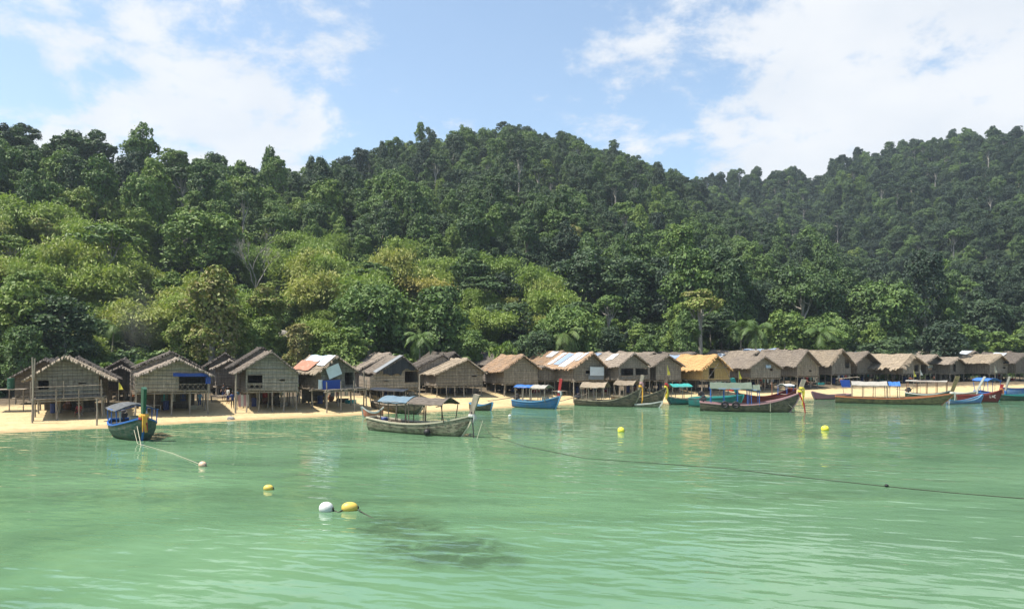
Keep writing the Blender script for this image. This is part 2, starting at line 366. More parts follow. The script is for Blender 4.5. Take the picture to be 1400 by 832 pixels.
def leaves_on(lobes, n, size, seed, aspect=1.0, up=0.35, jit=0.55, droop=0.0):
    """diamond leaves scattered over lobes; lobes: (cx,cy,cz,rx,ry,rz)"""
    g = np.random.default_rng(seed); L = np.array(lobes, float)
    area = (L[:, 3] * L[:, 4] + L[:, 3] * L[:, 5] + L[:, 4] * L[:, 5]); pr = area / area.sum()
    nc = max(20, n // 26); cidx = g.choice(len(L), nc, p=pr); cd = g.normal(size=(nc, 3)); cd /= np.linalg.norm(cd, axis=1)[:, None]   # leaf clumps
    which = g.integers(nc, size=n); idx = cidx[which]; l = L[idx]
    dn = g.normal(size=(n, 3)); d = cd[which] + dn * .17; loose = g.random(n) < .22; d[loose] = dn[loose]; d /= np.linalg.norm(d, axis=1)[:, None]
    flip = (d[:, 2] < -0.25) & (g.random(n) < 0.75); d[flip, 2] *= -1
    # clumpy surface: radius wobbles with direction so the outline is uneven
    wob = 1 + 0.13 * np.sin(d[:, 0] * 7 + idx) * np.cos(d[:, 1] * 6 + idx * 2.1) + 0.10 * np.sin(d[:, 2] * 9 + idx * .7)
    rr = (0.72 + 0.34 * g.random(n) ** 0.6) * wob
    rr = np.where(g.random(n) < 0.05, rr * 1.15, rr)
    c = l[:, :3] + d * l[:, 3:6] * rr[:, None]
    nrm = d + g.normal(size=(n, 3)) * jit + dn * .35 + np.array([0, 0, up]); nrm /= np.linalg.norm(nrm, axis=1)[:, None]
    t = g.normal(size=(n, 3)); t[:, 2] -= droop; t -= nrm * (t * nrm).sum(1)[:, None]; t /= np.linalg.norm(t, axis=1)[:, None]
    b = np.cross(nrm, t); s = size * (0.6 + 0.8 * g.random(n))[:, None]
    fold = nrm * s * 0.22
    A = c - t * s; B = c + b * s * 0.62 * aspect + fold; C = c + t * s; Dd = c - b * s * 0.62 * aspect + fold
    V = np.stack([A, B, C, Dd], 1).reshape(-1, 3); Q = np.arange(4 * n).reshape(-1, 4)
    return V, Q
def trunk_mb(h, r, lobes, seed, nb=6, lean=0.0):
    g = random.Random(seed); mb = MB(); top = Vector((lean * h, 0, h))
    pts = [Vector((0, 0, -0.8)), Vector((0, 0, h * .25)), Vector((lean * h * .5 + g.uniform(-.2, .2), g.uniform(-.2, .2), h * .6)), top]
    mb.tube([Vector((0, 0, -0.8)), Vector((0, 0, 0.1))], [r * 1.6, r * 1.15], 7)
    mb.tube(pts, [r * 1.15, r, r * .8, r * .5], 7)
    for i in range(min(nb, len(lobes))):
        c = Vector(lobes[i][:3]); s = pts[2].lerp(top, g.random()); mid = s.lerp(c, .5) + Vector((0, 0, -0.08 * h * g.random()))
        mb.tube([s, mid, c], [r * .5, r * .33, r * .12], 5)
    return mb
def broad_lobes(w, h, seed, n=13, flat=0.55, base=0.35):
    g = random.Random(seed); w2 = w / 2
    L = [(g.uniform(-.2, .2) * w2, g.uniform(-.2, .2) * w2, h * (base + (1 - base) * .42), w2 * .60, w2 * .60, h * (1 - base) * .36), (g.uniform(-.3, .3) * w2, g.uniform(-.3, .3) * w2, h * (base + (1 - base) * .22), w2 * .62, w2 * .58, h * (1 - base) * .30)]
    for i in range(n):
        a = i * 2.4 + g.uniform(-.5, .5); q = math.sqrt((i + .4) / n) * 0.76 * w2
        top = 1 - (q / w2) ** 2 * 0.55
        z = h * (base + (1 - base) * (top * g.uniform(.66, .90) - .02)); r = w2 * g.uniform(.20, .36)
        L.append((q * math.cos(a), q * math.sin(a), z, r, r, r * g.uniform(flat, flat + .3)))
        if i % 3 != 2:      # lower tier hanging under the upper one
            q2 = w2 * g.uniform(.45, .78); a2 = a + g.uniform(-.6, .6)
            L.append((q2 * math.cos(a2), q2 * math.sin(a2), h * g.uniform(base * .45 + .05, base + .22), r * .85, r * .85, r * .9))
    return L
def column_lobes(w, h, seed):
    g = random.Random(seed); L = []
    n = 11
    for i in range(n):
        t = i / (n - 1); r = w / 2 * (0.55 + 0.35 * math.sin(t * 7 + seed) * .5 + 0.2 * g.random())
        L.append((g.uniform(-.28, .28) * w, g.uniform(-.28, .28) * w, h * (0.10 + .83 * t), r * .8, r * .8, h * .10))
    return L
def umbrella_lobes(w, h, seed, n=12):
    g = random.Random(seed); L = []
    for i in range(n):
        a = i * 2.4; q = math.sqrt((i + .3) / n) * .8 * w / 2; r = w * g.uniform(.12, .19)
        L.append((q * math.cos(a), q * math.sin(a), h * (.95 - .16 * (2 * q / w) ** 2 - g.uniform(0, .10)), r, r, r * .5))
    return L
PROTO = {}
def make_proto(kind, i, crown_me, trunk_mesh_obj): PROTO.setdefault(kind, []).append((crown_me, trunk_mesh_obj))
def mk(kind, seed, w, h, n, size, lobef, mat='leaf', tr=0.035, nb=6, barkm='bark', **kw):
    L = lobef(w, h, seed); V, Q = leaves_on(L, n, size, seed, **kw)
    cm = np_mesh('crown', V, Q, M[mat]); tb = trunk_mb(h * .78, h * tr * .5 + .1, L, seed, nb)
    tm = bpy.data.meshes.new('trunk'); tm.from_pydata(tb.v, [], tb.f); tm.materials.append(M[barkm]); tm.polygons.foreach_set('use_smooth', [True] * len(tb.f))
    PROTO.setdefault(kind, []).append((cm, tm, w, h))
for s in range(4): mk('round', 10 + s, 9.5, 14, 10500, 0.25, lambda w, h, q: broad_lobes(w, h, q, 18, .75, .18), jit=.5)
for s in range(3): mk('tall', 20 + s, 8.0, 19, 8500, 0.25, lambda w, h, q: broad_lobes(w, h, q, 15, .8, .26), jit=.5)
for s in range(2): mk('spreading', 30 + s, 12, 12, 12000, 0.24, lambda w, h, q: broad_lobes(w, h, q, 26, .72, .28), jit=.45, up=.6)
for s in range(2): mk('vine', 40 + s, 6.0, 15, 6500, 0.24, column_lobes, barkm='bark_dark', droop=1.2)
mk('umbrella', 50, 9, 18, 3200, 0.27, umbrella_lobes, nb=11, jit=.45, up=.6)
for s in range(2): mk('shrub', 60 + s, 5.0, 4.2, 2600, 0.22, lambda w, h, q: broad_lobes(w, h, q, 10, .6, .05), tr=.02)
def bamboo_mesh(seed, w=9.0, h=11.0, culms=34, n=11500):
    g = np.random.default_rng(seed); mb = MB(); C = []; T = []
    for k in range(culms):
        a = g.random() * 2 * PI; reach = w / 2 * g.uniform(.25, 1.0); hh = h * g.uniform(.65, 1.05)
        base = Vector((math.cos(a) * .6, math.sin(a) * .6, -.3)); d = Vector((math.cos(a), math.sin(a), 0))
        pts = []
        for t in np.linspace(0, 1, 7):
            z = hh * math.sin(min(t * 1.9, PI * .62)) / 1.0; pts.append(base + d * reach * t ** 1.9 + Vector((0, 0, z)))
        mb.tube(pts, [.07, .065, .055, .045, .035, .02, .01], 4)
        C.append(np.array([tuple(p) for p in pts])); T.append(d)
    per = n // culms; cen = []; tan = []
    for c in C:
        t = 1.2 + 4.8 * g.random(per) ** .75; i = np.minimum(t.astype(int), 5); f = (t - i)[:, None]
        p = c[i] * (1 - f) + c[i + 1] * f; spread = (.25 + .10 * t)[:, None]
        off = g.normal(size=(per, 3)) * spread * np.array([1, 1, .8]); cen.append(p + off)
        tt = c[i + 1] - c[i]; tt /= np.linalg.norm(tt, axis=1)[:, None] + 1e-9; tan.append(tt * .6 + g.normal(size=(per, 3)) * .55 + np.array([0, 0, -.55]))
    cen = np.concatenate(cen); t = np.concatenate(tan); t /= np.linalg.norm(t, axis=1)[:, None]; m = len(cen)
    nr = g.normal(size=(m, 3)) * .6 + np.array([0, 0, .8]); b = np.cross(nr, t); b /= np.linalg.norm(b, axis=1)[:, None] + 1e-9
    s = (.24 + .18 * g.random(m))[:, None]
    V = np.stack([cen - t * s, cen + b * s * .30, cen + t * s, cen - b * s * .30], 1).reshape(-1, 3)
    return np_mesh('crown', V, np.arange(4 * m).reshape(-1, 4), M['bamboo']), mb
for s in range(3):
    cm, mb = bamboo_mesh(70 + s); tm = bpy.data.meshes.new('culms'); tm.from_pydata(mb.v, [], mb.f); tm.materials.append(M['palm'])
    PROTO.setdefault('bamboo', []).append((cm, tm, 9.0, 11.0))
def palm_mesh(seed, h=7.5, fl=3.6, nf=17):
    g = np.random.default_rng(seed); mb = MB(); cr = MB()
    lean = g.uniform(-.8, .8); pts = [Vector((lean * t ** 2, .3 * math.sin(t * 2), h * t - .3)) for t in np.linspace(0, 1, 6)]
    mb.tube(pts, [.24, .18, .15, .13, .12, .14], 7); top = pts[-1]
    for k in range(nf):
        a = k * 2.4 + g.uniform(-.2, .2); e = g.uniform(-.35, 1.25); d = Vector((math.cos(a), math.sin(a), 0)); L = fl * g.uniform(.8, 1.1)
        sp = []; p = top.copy(); ang = e
        for i in range(10):
            sp.append(p.copy()); p = p + (d * math.cos(ang) + Vector((0, 0, math.sin(ang)))) * L / 9; ang -= .20
        cr.tube(sp, [.04] * 5 + [.02] * 5, 4); side = Vector((-d.y, d.x, 0))
        for i in range(1, 10):
            for sub in (0, .33, .66):
                if i == 9 and sub: continue
                q = sp[i].lerp(sp[min(i + 1, 9)], sub); ll = .95 * math.sin(PI * (0.12 + .80 * (i + sub) / 10)) + .12; fw = (sp[min(i + 1, 9)] - sp[i - 1]).normalized()
                for sg in (-1, 1):
                    tip = q + side * sg * ll * .75 + fw * ll * .45 + Vector((0, 0, -ll * (.38 + .3 * g.random())))
                    mid = q.lerp(tip, .5) + Vector((0, 0, .05 * ll)); wv = fw * .05
                    cr.quad(q - wv, mid - wv, mid + wv, q + wv); cr.quad(mid - wv, tip, tip + wv * .2, mid + wv)
    return cr, mb
for s in range(3):
    cr, mb = palm_mesh(80 + s, h=7.5 + s * .6)
    cm = bpy.data.meshes.new('fronds'); cm.from_pydata(cr.v, [], cr.f); cm.materials.append(M['palm'])
    tm = bpy.data.meshes.new('trunk'); tm.from_pydata(mb.v, [], mb.f); tm.materials.append(M['bark'])
    PROTO.setdefault('palm', []).append((cm, tm, 7.0, 9.5))
def banana_mesh(seed, w, h, n=14):
    g = np.random.default_rng(seed); cr = MB(); mb = MB()
    mb.tube([(0, 0, -.3), (0.02, 0, h * .45)], [.16, .09], 7)
    for k in range(n):
        a = k * 2.4; e = g.uniform(.75, 1.35); d = Vector((math.cos(a), math.sin(a), 0)); side = Vector((-d.y, d.x, 0)); p = Vector((0, 0, h * .35 + .1 * k / n)); L = h * .72; row = []
        for i in range(9):
            wd = .34 * math.sin(PI * min(1, .08 + i / 8 * .95)) + .03 if i > 1 else .04
            row.append((p - side * wd + Vector((0, 0, .12 * wd)), p.copy(), p + side * wd + Vector((0, 0, .12 * wd))))
            p = p + (d * math.cos(e) + Vector((0, 0, math.sin(e)))) * L / 8; e -= .19
        for i in range(8):
            A, B = row[i], row[i + 1]; cr.quad(A[0], A[1], B[1], B[0]); cr.quad(A[1], A[2], B[2], B[1])
    cm = bpy.data.meshes.new('leaves'); cm.from_pydata(cr.v, [], cr.f); cm.materials.append(M['palm'])
    tm = bpy.data.meshes.new('stem'); tm.from_pydata(mb.v, [], mb.f); tm.materials.append(M['palm'])
    return (cm, tm, w, h)
PROTO['banana'] = [banana_mesh(90, 3.2, 3.4)]
def bare_mesh(seed, h):
    g = random.Random(seed); mb = MB(); tw = MB()
    def rec(m_, p, d, l, r, k):
        e = p + d * l; m_.tube([p, p.lerp(e, .5) + Vector((g.uniform(-.1, .1), g.uniform(-.1, .1), 0)) * l, e], [r, r * .8, r * .6], 5 if k > 1 else 3)
        if k == 0: return
        for _ in range(3 if k > 1 else 4):
            nd = (d + Vector((g.uniform(-1, 1), g.uniform(-1, 1), g.uniform(-.25, .7))) * .75).normalized(); rec(tw if k <= 4 else m_, e, nd, l * g.uniform(.6, .8), r * .58, k - 1)
    rec(mb, Vector((0, 0, -.5)), Vector((0, 0, 1)), h * .42, .22, 5)
    cm = bpy.data.meshes.new('branches'); cm.from_pydata(tw.v, [], tw.f); cm.materials.append(M['bark'])
    tm = bpy.data.meshes.new('trunk'); tm.from_pydata(mb.v, [], mb.f); tm.materials.append(M['bark'])
    return (cm, tm, h * .7, h)
PROTO['bare'] = [bare_mesh(5, 9.0)]

CROWN = {'palm': 'fronds', 'banana': 'leaves', 'bare': 'branches'}
TRUNK = {'bamboo': 'culms', 'banana': 'stem'}
KNAME = {'round': 'broadleaf_tree', 'tall': 'forest_tree', 'spreading': 'spreading_tree', 'vine': 'vine_covered_tree', 'umbrella': 'emergent_tree', 'shrub': 'shrub', 'bamboo': 'bamboo_clump', 'palm': 'palm_tree', 'banana': 'banana_plant', 'bare': 'leafless_tree'}
KCAT = {'shrub': 'shrub', 'bamboo': 'bamboo', 'palm': 'palm tree', 'banana': 'banana plant'}
first_of = {}
def plant(kind, var, x, y, w, h, tint, rz, label, group, z=None):
    cm, tm, w0, h0 = PROTO[kind][var]
    if z is None: z = gz(x, y)
    root = thing(KNAME[kind], label, KCAT.get(kind, 'tree'), (x, y, z), rz, group); root.scale = (w / w0, w / w0, h / h0)
    c = link(CROWN.get(kind, 'crown'), cm, root); t = link(TRUNK.get(kind, 'trunk'), tm, root); c['tint'] = float(tint); t['tint'] = 0.6
    first_of.setdefault((kind, var), (c, t)); return root

# hand-placed trees: kind, variant, photo column, distance, crown width px, crown top row, tint, label
MAN = [
 ('round', 0, 84, 90, 118, 398, .30, 'large rounded dark green tree standing right behind the leftmost huts', None),
 ('spreading', 0, 277, 142, 118, 286, .60, 'wide flat-topped bright green tree rising alone above the yellow bamboo slope', None),
 ('round', 1, 472, 97, 80, 443, .66, 'low bright green leafy tree directly behind the hut roof with the rust and blue sheets', None),
 ('spreading', 1, 505, 108, 120, 384, .50, 'broad mid green tree above the low bright green tree behind the black tarp hut', None),
 ('round', 2, 800, 150, 92, 326, .26, 'massive dark tree, left one of the big dark pair above the palm in mid village', None),
 ('round', 3, 862, 146, 92, 345, .30, 'massive dark tree, right one of the big dark pair above mid village', None),
 ('spreading', 0, 1202, 152, 112, 382, .46, 'broad green tree with layered crown and thin pole before it, right part of village', None),
 ('spreading', 1, 1305, 148, 86, 438, .50, 'low flat green tree close behind the huts near the two thin white masts', None),
 ('round', 1, 1372, 150, 66, 450, .58, 'low bright green rounded tree behind the last huts at the far right end', None),
 ('vine', 0, 466, 190, 40, 288, .22, 'narrow dark creeper-draped tree like a column above the yellow bamboo slope', None),
 ('vine', 1, 985, 130, 44, 424, .25, 'narrow dark creeper-draped tree behind the orange thatched hut', None),
 ('round', 3, 832, 122, 46, 442, .22, 'small ball-shaped very dark tree just behind the mid-village hut roofs', None),
 ('round', 2, 884, 121, 42, 452, .48, 'small round grey green tree behind the hut with the open veranda', None),
 ('palm', 0, 772, 112, 60, 434, .62, 'coconut palm with pale drooping fronds behind the hut patched with metal sheets', None),
 ('palm', 1, 1031, 121, 56, 436, .30, 'coconut palm with dark spread fronds behind the orange thatched hut', None),
 ('palm', 2, 1117, 123, 60, 446, .45, 'low coconut palm with wide grey green fronds behind the tall-gabled brown huts', None),
 ('palm', 1, 573, 101, 54, 448, .45, 'half-hidden coconut palm behind the black tarp hut', None),
 ('palm', 0, 152, 99, 52, 428, .48, 'coconut palm half-hidden beside the large dark tree on the left', None),
 ('banana', 0, 192, 84, 48, 474, .55, 'bright green banana plant between the dark rear hut and the blue valance hut', None),
 ('bare', 0, 350, 132, 50, 340, .5, 'leafless grey tree with fine twigs amid the yellow bamboo slope', None),
 ('bamboo', 0, 575, 138, 84, 386, .98, 'straw yellow bamboo clump, the palest on the slope above the black tarp hut', None),
 ('round', 0, 30, 82, 70, 440, .45, 'leafy green tree at the far left edge of the village', None),
 ('round', 1, 640, 108, 60, 440, .55, 'rounded green tree behind the pair of brown huts left of the orange roofs', None),
 ('shrub', 0, 690, 104, 46, 460, .70, 'bright yellow green bush behind the orange roofed hut', None),
 ('round', 2, 250, 98, 60, 425, .80, 'olive brown rounded tree on the slope behind the blue valance hut', None),
 ('tall', 0, 97, 186, 62, 168, .34, 'tallest of the skyline trees at the left, its pale trunk beside a gap of sky', None),
 ('tall', 1, 130, 192, 60, 172, .32, 'tall skyline tree with broad crown just left of the deep gap in the ridge', None),
]
man_xy = []
for (k, v, px, D, wpx, top, tint, lab, grp) in MAN:
    x = (px - 700) / F * D; zb = gz(x, D); w = wpx / F * D; h = max(H + (HOR - top) / F * D - zb, w * .5)
    h = h / (1.0 if k != 'palm' else 1.02)
    plant(k, v, x, D, w, h, tint, rnd.uniform(0, 6), lab, grp); man_xy.append((x, D, w))
man_xy = np.array(man_xy)

# scattered forest
man_xy = np.concatenate([man_xy, [[(402 - 700) / F * 117, 117, 7.0]]])      # clearing round the boulders
def scatter():
    T = []
    g = np.random.default_rng(21)
    D = 84.0
    while D < 560:
        sp = 5.3 if D < 150 else (5.8 if D < 230 else 6.0)
        umin, umax = (-260, 1660)
        n = int((umax - umin) / F * D / sp)
        for i in range(n):
            x = ((umin - 700) / F * D) + (i + g.random()) * sp; y = D + g.uniform(-.5, .5) * sp; u = 700 + x / y * F
            ds = float(shore(u)); t = y - ds
            if t < 25.5: continue
            c3 = np.interp(u, RG[:, 0], RG[:, 5]); c1 = np.interp(u, RG[:, 0], RG[:, 1])
            if y > c3 + 25 or (u < 900 and y > c1 + 45): continue
            if len(man_xy) and (np.hypot(man_xy[:, 0] - x, man_xy[:, 1] - y) < man_xy[:, 2] * .42).any(): continue
            # keep the sightline to the hand-placed trees partly open
            blocked = False
            for (mx_, my_, mw_) in man_xy:
                if my_ - 16 < y < my_ and abs(x / y - mx_ / my_) < (mw_ * .5) / my_: blocked = True
            z = gz(x, y); pyg = HOR - (z - H) / y * F
            near = t < 45; r = g.random(); nb = float(vnoise(x, y, 22, 9)); nt_ = float(vnoise(x, y, 30, 5))
            bam = (u < 640 and pyg > 345 + 0.07 * u and t > 34) or (u < 760 and t < 78 and t > 40 and nb > .5)
            if bam and r < .72: kind = 'bamboo'
            elif near and r < .34: kind = 'shrub'
            elif near and r < .375: kind = 'palm'
            elif r < .60: kind = 'round'
            elif r < .80: kind = 'tall'
            elif r < .90: kind = 'spreading'
            elif r < .94: kind = 'vine'
            else: kind = 'umbrella'
            if blocked and kind != 'shrub': kind = 'shrub'
            var = int(g.integers(len(PROTO[kind])))
            w0, h0 = PROTO[kind][var][2:4]
            s = g.uniform(.55, 1.22)
            w = w0 * s * g.uniform(.85, 1.1); h = h0 * s * g.uniform(.80, 1.22)
            if near and kind not in ('shrub', 'palm'): h *= .72; w *= .85
            if bam: h *= .85 if kind == 'bamboo' else .66
            if y > c1 and kind == 'tall' and u > 900: h *= .9
            if t > 60: w *= .86; h *= .92
            if t > 130: w *= .88; h *= 0.86
            if y > c1 - 25 and kind == 'tall': h *= .84; w *= 1.15
            # mixture of leaf colours; drier and yellower on the left lower slope, darker uphill
            left = np.clip((750 - u) / 650, 0, 1) * np.clip((pyg - 300) / 110, 0, 1)
            tint = .20 + .26 * nt_ + .42 * left - .10 * np.clip((u - 800) / 400, 0, 1) + g.normal() * .13  # the rightward drop puts the right hill's cloud shade into the tint
            if near: tint += .10
            if g.random() < .05: tint += .22
            if kind == 'bamboo': tint = .08 + .44 * nb + g.normal() * .13 + .08 * left
            T.append((kind, var, x, y, z, w, h, float(np.clip(tint, .02, .98)), g.uniform(0, 6.28), u, t))
        D += sp * .9
    return T
T = scatter()
# which trees show largest: front to back coverage of a coarse picture grid
GWd, GHt = 700, 416; grid = np.zeros((GHt, GWd), bool); vis = []
yy, xx = np.mgrid[0:GHt, 0:GWd]
order = sorted(range(len(T)), key=lambda i: T[i][3])
for (x, y, w) in [(a[0], a[1], a[2]) for a in man_xy]: pass
for i in order:
    k, v, x, y, z, w, h, tint, rz, u, t = T[i]
    cx = u / 2; top = (HOR - (z + h - H) / y * F) / 2; bot = (HOR - (z + h * (.35 if k in ('round', 'tall', 'umbrella', 'spreading') else 0) - H) / y * F) / 2; rw = w / y * F / 4
    x0, x1, y0, y1 = int(max(0, cx - rw)), int(min(GWd, cx + rw + 1)), int(max(0, top)), int(min(min(GHt, 244), bot + 1))
    if x0 >= x1 or y0 >= y1: vis.append((0, i)); continue
    sx = xx[y0:y1, x0:x1]; sy = yy[y0:y1, x0:x1]; el = ((sx - cx) / rw) ** 2 + ((sy - (top + bot) / 2) / max(1, (bot - top) / 2)) ** 2 < .8
    gsub = grid[y0:y1, x0:x1]; vis.append((int((el & ~gsub).sum()), i)); gsub |= el
vis.sort(reverse=True)
NIND = 270
ind = [i for a, i in vis[:NIND] if a > 6]; rest = [i for a, i in vis if i not in set(ind)]
print('trees', len(T), 'individual', len(ind))
# labels that single each one out: look + height on the slope + the hut below it, then order from the left
REFS = [(-50, 40, 'the leftmost hut'), (40, 150, 'the railed front hut'), (150, 200, 'the dark rear hut'), (200, 290, 'the blue valance hut'), (290, 345, 'the plaza of people'), (345, 412, 'the grey boarded hut'),
        (412, 475, 'the sheet patched hut'), (475, 560, 'the black tarp hut'), (560, 620, 'the dark twin-roofed hut'), (620, 668, 'the slotted-wall hut'), (668, 735, 'the rusty thatch hut'), (735, 790, 'the metal patched roof'),
        (790, 835, 'the white sheet hut'), (835, 892, 'the open veranda hut'), (892, 935, 'the yellow flag hut'), (935, 1004, 'the orange thatch hut'), (1004, 1070, 'the blue-shirt gable hut'), (1070, 1126, 'the checkered gable hut'),
        (1126, 1165, 'the torn gable hut'), (1165, 1205, 'the overhanging gable hut'), (1205, 1262, 'the shaggy thatch hut'), (1262, 1300, 'the open-fronted hut'), (1300, 1345, 'the little doorway hut'), (1345, 1385, 'the rounded roof hut'), (1385, 1500, 'the last hut')]
def band(pt, top):
    return 'at forest foot behind' if pt > 400 else ('on lower slope above' if pt > 335 else ('halfway uphill above' if pt > 265 else ('high uphill above' if pt > 222 else 'near skyline above')))
lab = {}
for i in ind:
    k, v, x, y, z, w, h, tint, rz, u, t = T[i]
    topy = HOR - (z + h - H) / y * F; ctr = HOR - (z + h * .65 - H) / y * F
    tone = 'dark green' if tint < .38 else ('mid green' if tint < .55 else ('bright green' if tint < .72 else 'yellowish green'))
    if k == 'bamboo': tone = 'yellowish green' if tint < .6 else 'straw yellow'
    noun = {'round': 'rounded tree', 'tall': 'tall tree', 'spreading': 'spreading tree', 'vine': 'creeper-draped tree', 'umbrella': 'thin-crowned tree', 'shrub': 'bush', 'bamboo': 'bamboo clump', 'palm': 'palm'}[k]
    ref = next((n for a, b, n in REFS if a <= u < b), 'the leftmost hut' if u < 0 else 'the last hut')
    lab.setdefault(f"{tone} {noun} {band(ctr, topy)} {ref}", []).append((u, i))
ORD = ['leftmost', 'second leftmost', 'third leftmost', 'fourth leftmost', 'fifth leftmost', 'sixth leftmost', 'seventh leftmost']
for base, lst in lab.items():
    lst.sort()
    for q, (u, i) in enumerate(lst):
        k, v, x, y, z, w, h, tint, rz, _, t = T[i]
        s = base if len(lst) == 1 else (base + (', left of two' if q == 0 else ', right of two') if len(lst) == 2 else base + ', ' + (ORD[q] if q < len(lst) - 1 else 'rightmost'))
        plant(k, v, x, y, w, h, tint, rz, s, {'bamboo': 'bamboo clumps on the lower slope', 'palm': 'coconut palms behind the village', 'shrub': 'bushes behind the village'}.get(k, 'trees on the forested hill'), z - .2)

# the rest of the wood: one object
def wood(name, idx):
    pts = np.array([[T[i][2], T[i][3], T[i][4] - .3] for i in idx], np.float32)
    me = bpy.data.meshes.new(name); me.vertices.add(len(pts)); me.vertices.foreach_set('co', pts.ravel()); me.update()
    keys = sorted({(T[i][0], T[i][1]) for i in idx})
    def attr(n, t, vals): a = me.attributes.new(n, t, 'POINT'); a.data.foreach_set('value' if t != 'FLOAT_VECTOR' else 'vector', vals)
    attr('variant', 'INT', [keys.index((T[i][0], T[i][1])) for i in idx])
    attr('tint', 'FLOAT', [T[i][7] for i in idx]); attr('turn', 'FLOAT', [T[i][8] for i in idx])
    sc = []
    for i in idx: w0, h0 = PROTO[T[i][0]][T[i][1]][2:4]; sc += [T[i][5] / w0, T[i][5] / w0, T[i][6] / h0]
    attr('size', 'FLOAT_VECTOR', sc)
    o = link(name, me); o['kind'] = 'stuff'
    ng = bpy.data.node_groups.new(name, 'GeometryNodeTree')
    ng.interface.new_socket('Geometry', in_out='INPUT', socket_type='NodeSocketGeometry'); ng.interface.new_socket('Geometry', in_out='OUTPUT', socket_type='NodeSocketGeometry')
    N = ng.nodes.new; Lk = ng.links.new; gi = N('NodeGroupInput'); go = N('NodeGroupOutput'); jn = N('GeometryNodeJoinGeometry')
    def na(n, t): a = N('GeometryNodeInputNamedAttribute'); a.data_type = t; a.inputs['Name'].default_value = n; return a.outputs['Attribute']
    va = na('variant', 'INT'); tu = na('turn', 'FLOAT'); sz = na('size', 'FLOAT_VECTOR'); cx = N('ShaderNodeCombineXYZ'); Lk(tu, cx.inputs[2])
    for q, key in enumerate(keys):
        c, t = first_of[key]; j2 = N('GeometryNodeJoinGeometry')
        for ob in (c, t):
            oi = N('GeometryNodeObjectInfo'); oi.transform_space = 'ORIGINAL'; oi.inputs['Object'].default_value = ob; oi.inputs['As Instance'].default_value = True; Lk(oi.outputs['Geometry'], j2.inputs[0])
        cmp_ = N('FunctionNodeCompare'); cmp_.data_type = 'INT'; cmp_.operation = 'EQUAL'; Lk(va, cmp_.inputs[2]); cmp_.inputs[3].default_value = q
        ip = N('GeometryNodeInstanceOnPoints'); Lk(gi.outputs[0], ip.inputs['Points']); Lk(cmp_.outputs[0], ip.inputs['Selection']); Lk(j2.outputs[0], ip.inputs['Instance'])
        Lk(cx.outputs[0], ip.inputs['Rotation']); Lk(sz, ip.inputs['Scale']); Lk(ip.outputs[0], jn.inputs[0])
    Lk(jn.outputs[0], go.inputs[0]); md = o.modifiers.new('trees', 'NODES'); md.node_group = ng
    return o
# undergrowth between and in front of the trunks
shv = [v for (k_, v) in first_of if k_ == 'shrub']; gq = np.random.default_rng(5); n0 = len(T); D = 86.0
while D < 200:
    for i in range(int(1750 / F * D / 3.9)):
        x = (-900 / F * D) + i * 3.9 + gq.uniform(-1.5, 1.5); y = D + gq.uniform(-1.6, 1.6); u = 700 + x / y * F; t = y - float(shore(u))
        if t < 27 or (t > 70 and gq.random() < .45) or abs(u - 397) < 22 and t < 50: continue
        s_ = gq.uniform(.7, 1.25); T.append(('shrub', int(gq.choice(shv)), x, y, gz(x, y) - .3, 5 * s_, 3.6 * s_, float(np.clip(.30 + .35 * float(vnoise(x, y, 14, 3)) + gq.normal() * .12, .05, .95)), gq.uniform(0, 6.28), u, t))
    D += 3.6
rest = [i for i in rest if (T[i][0], T[i][1]) in first_of]
ug = wood('undergrowth', list(range(n0, len(T)))); ug['label'] = 'bushes and ground cover filling the forest foot'
fo = wood('forest', rest); fo['label'] = 'dense tropical forest covering the hills behind the village'
# ------------------------------------------------------------------ village materials
def mat_thatch(name, c1, c2, c3):
    m, nt, b, out = new_mat(name); co = objco(nt)
    f = noise(nt, vscale(nt, co, (1.0, 4.5, 1.0)), 1.6, 6, 0.75); big = noise(nt, co, 0.7, 3, 0.6)
    sep_ = nt.nodes.new('ShaderNodeSeparateXYZ'); nt.links.new(co, sep_.inputs[0])
    col = ramp(nt, f, [(0.30, c1), (0.68, c2)])
    col = nmix(nt, nmath(nt, 'MULTIPLY', nmath(nt, 'SUBTRACT', big, 0.45, True), 3.0, True), col, c3)
    oi = nt.nodes.new('ShaderNodeObjectInfo'); k = nmath(nt, 'ADD', nmath(nt, 'MULTIPLY', oi.outputs['Random'], .45), .68)
    hs = nt.nodes.new('ShaderNodeHueSaturation'); nt.links.new(col, hs.inputs['Color']); nt.links.new(k, hs.inputs['Value'])
    nt.links.new(hs.outputs[0], b.inputs['Base Color']); b.inputs['Roughness'].default_value = .95; bump(nt, b, f, .9, .05); return m
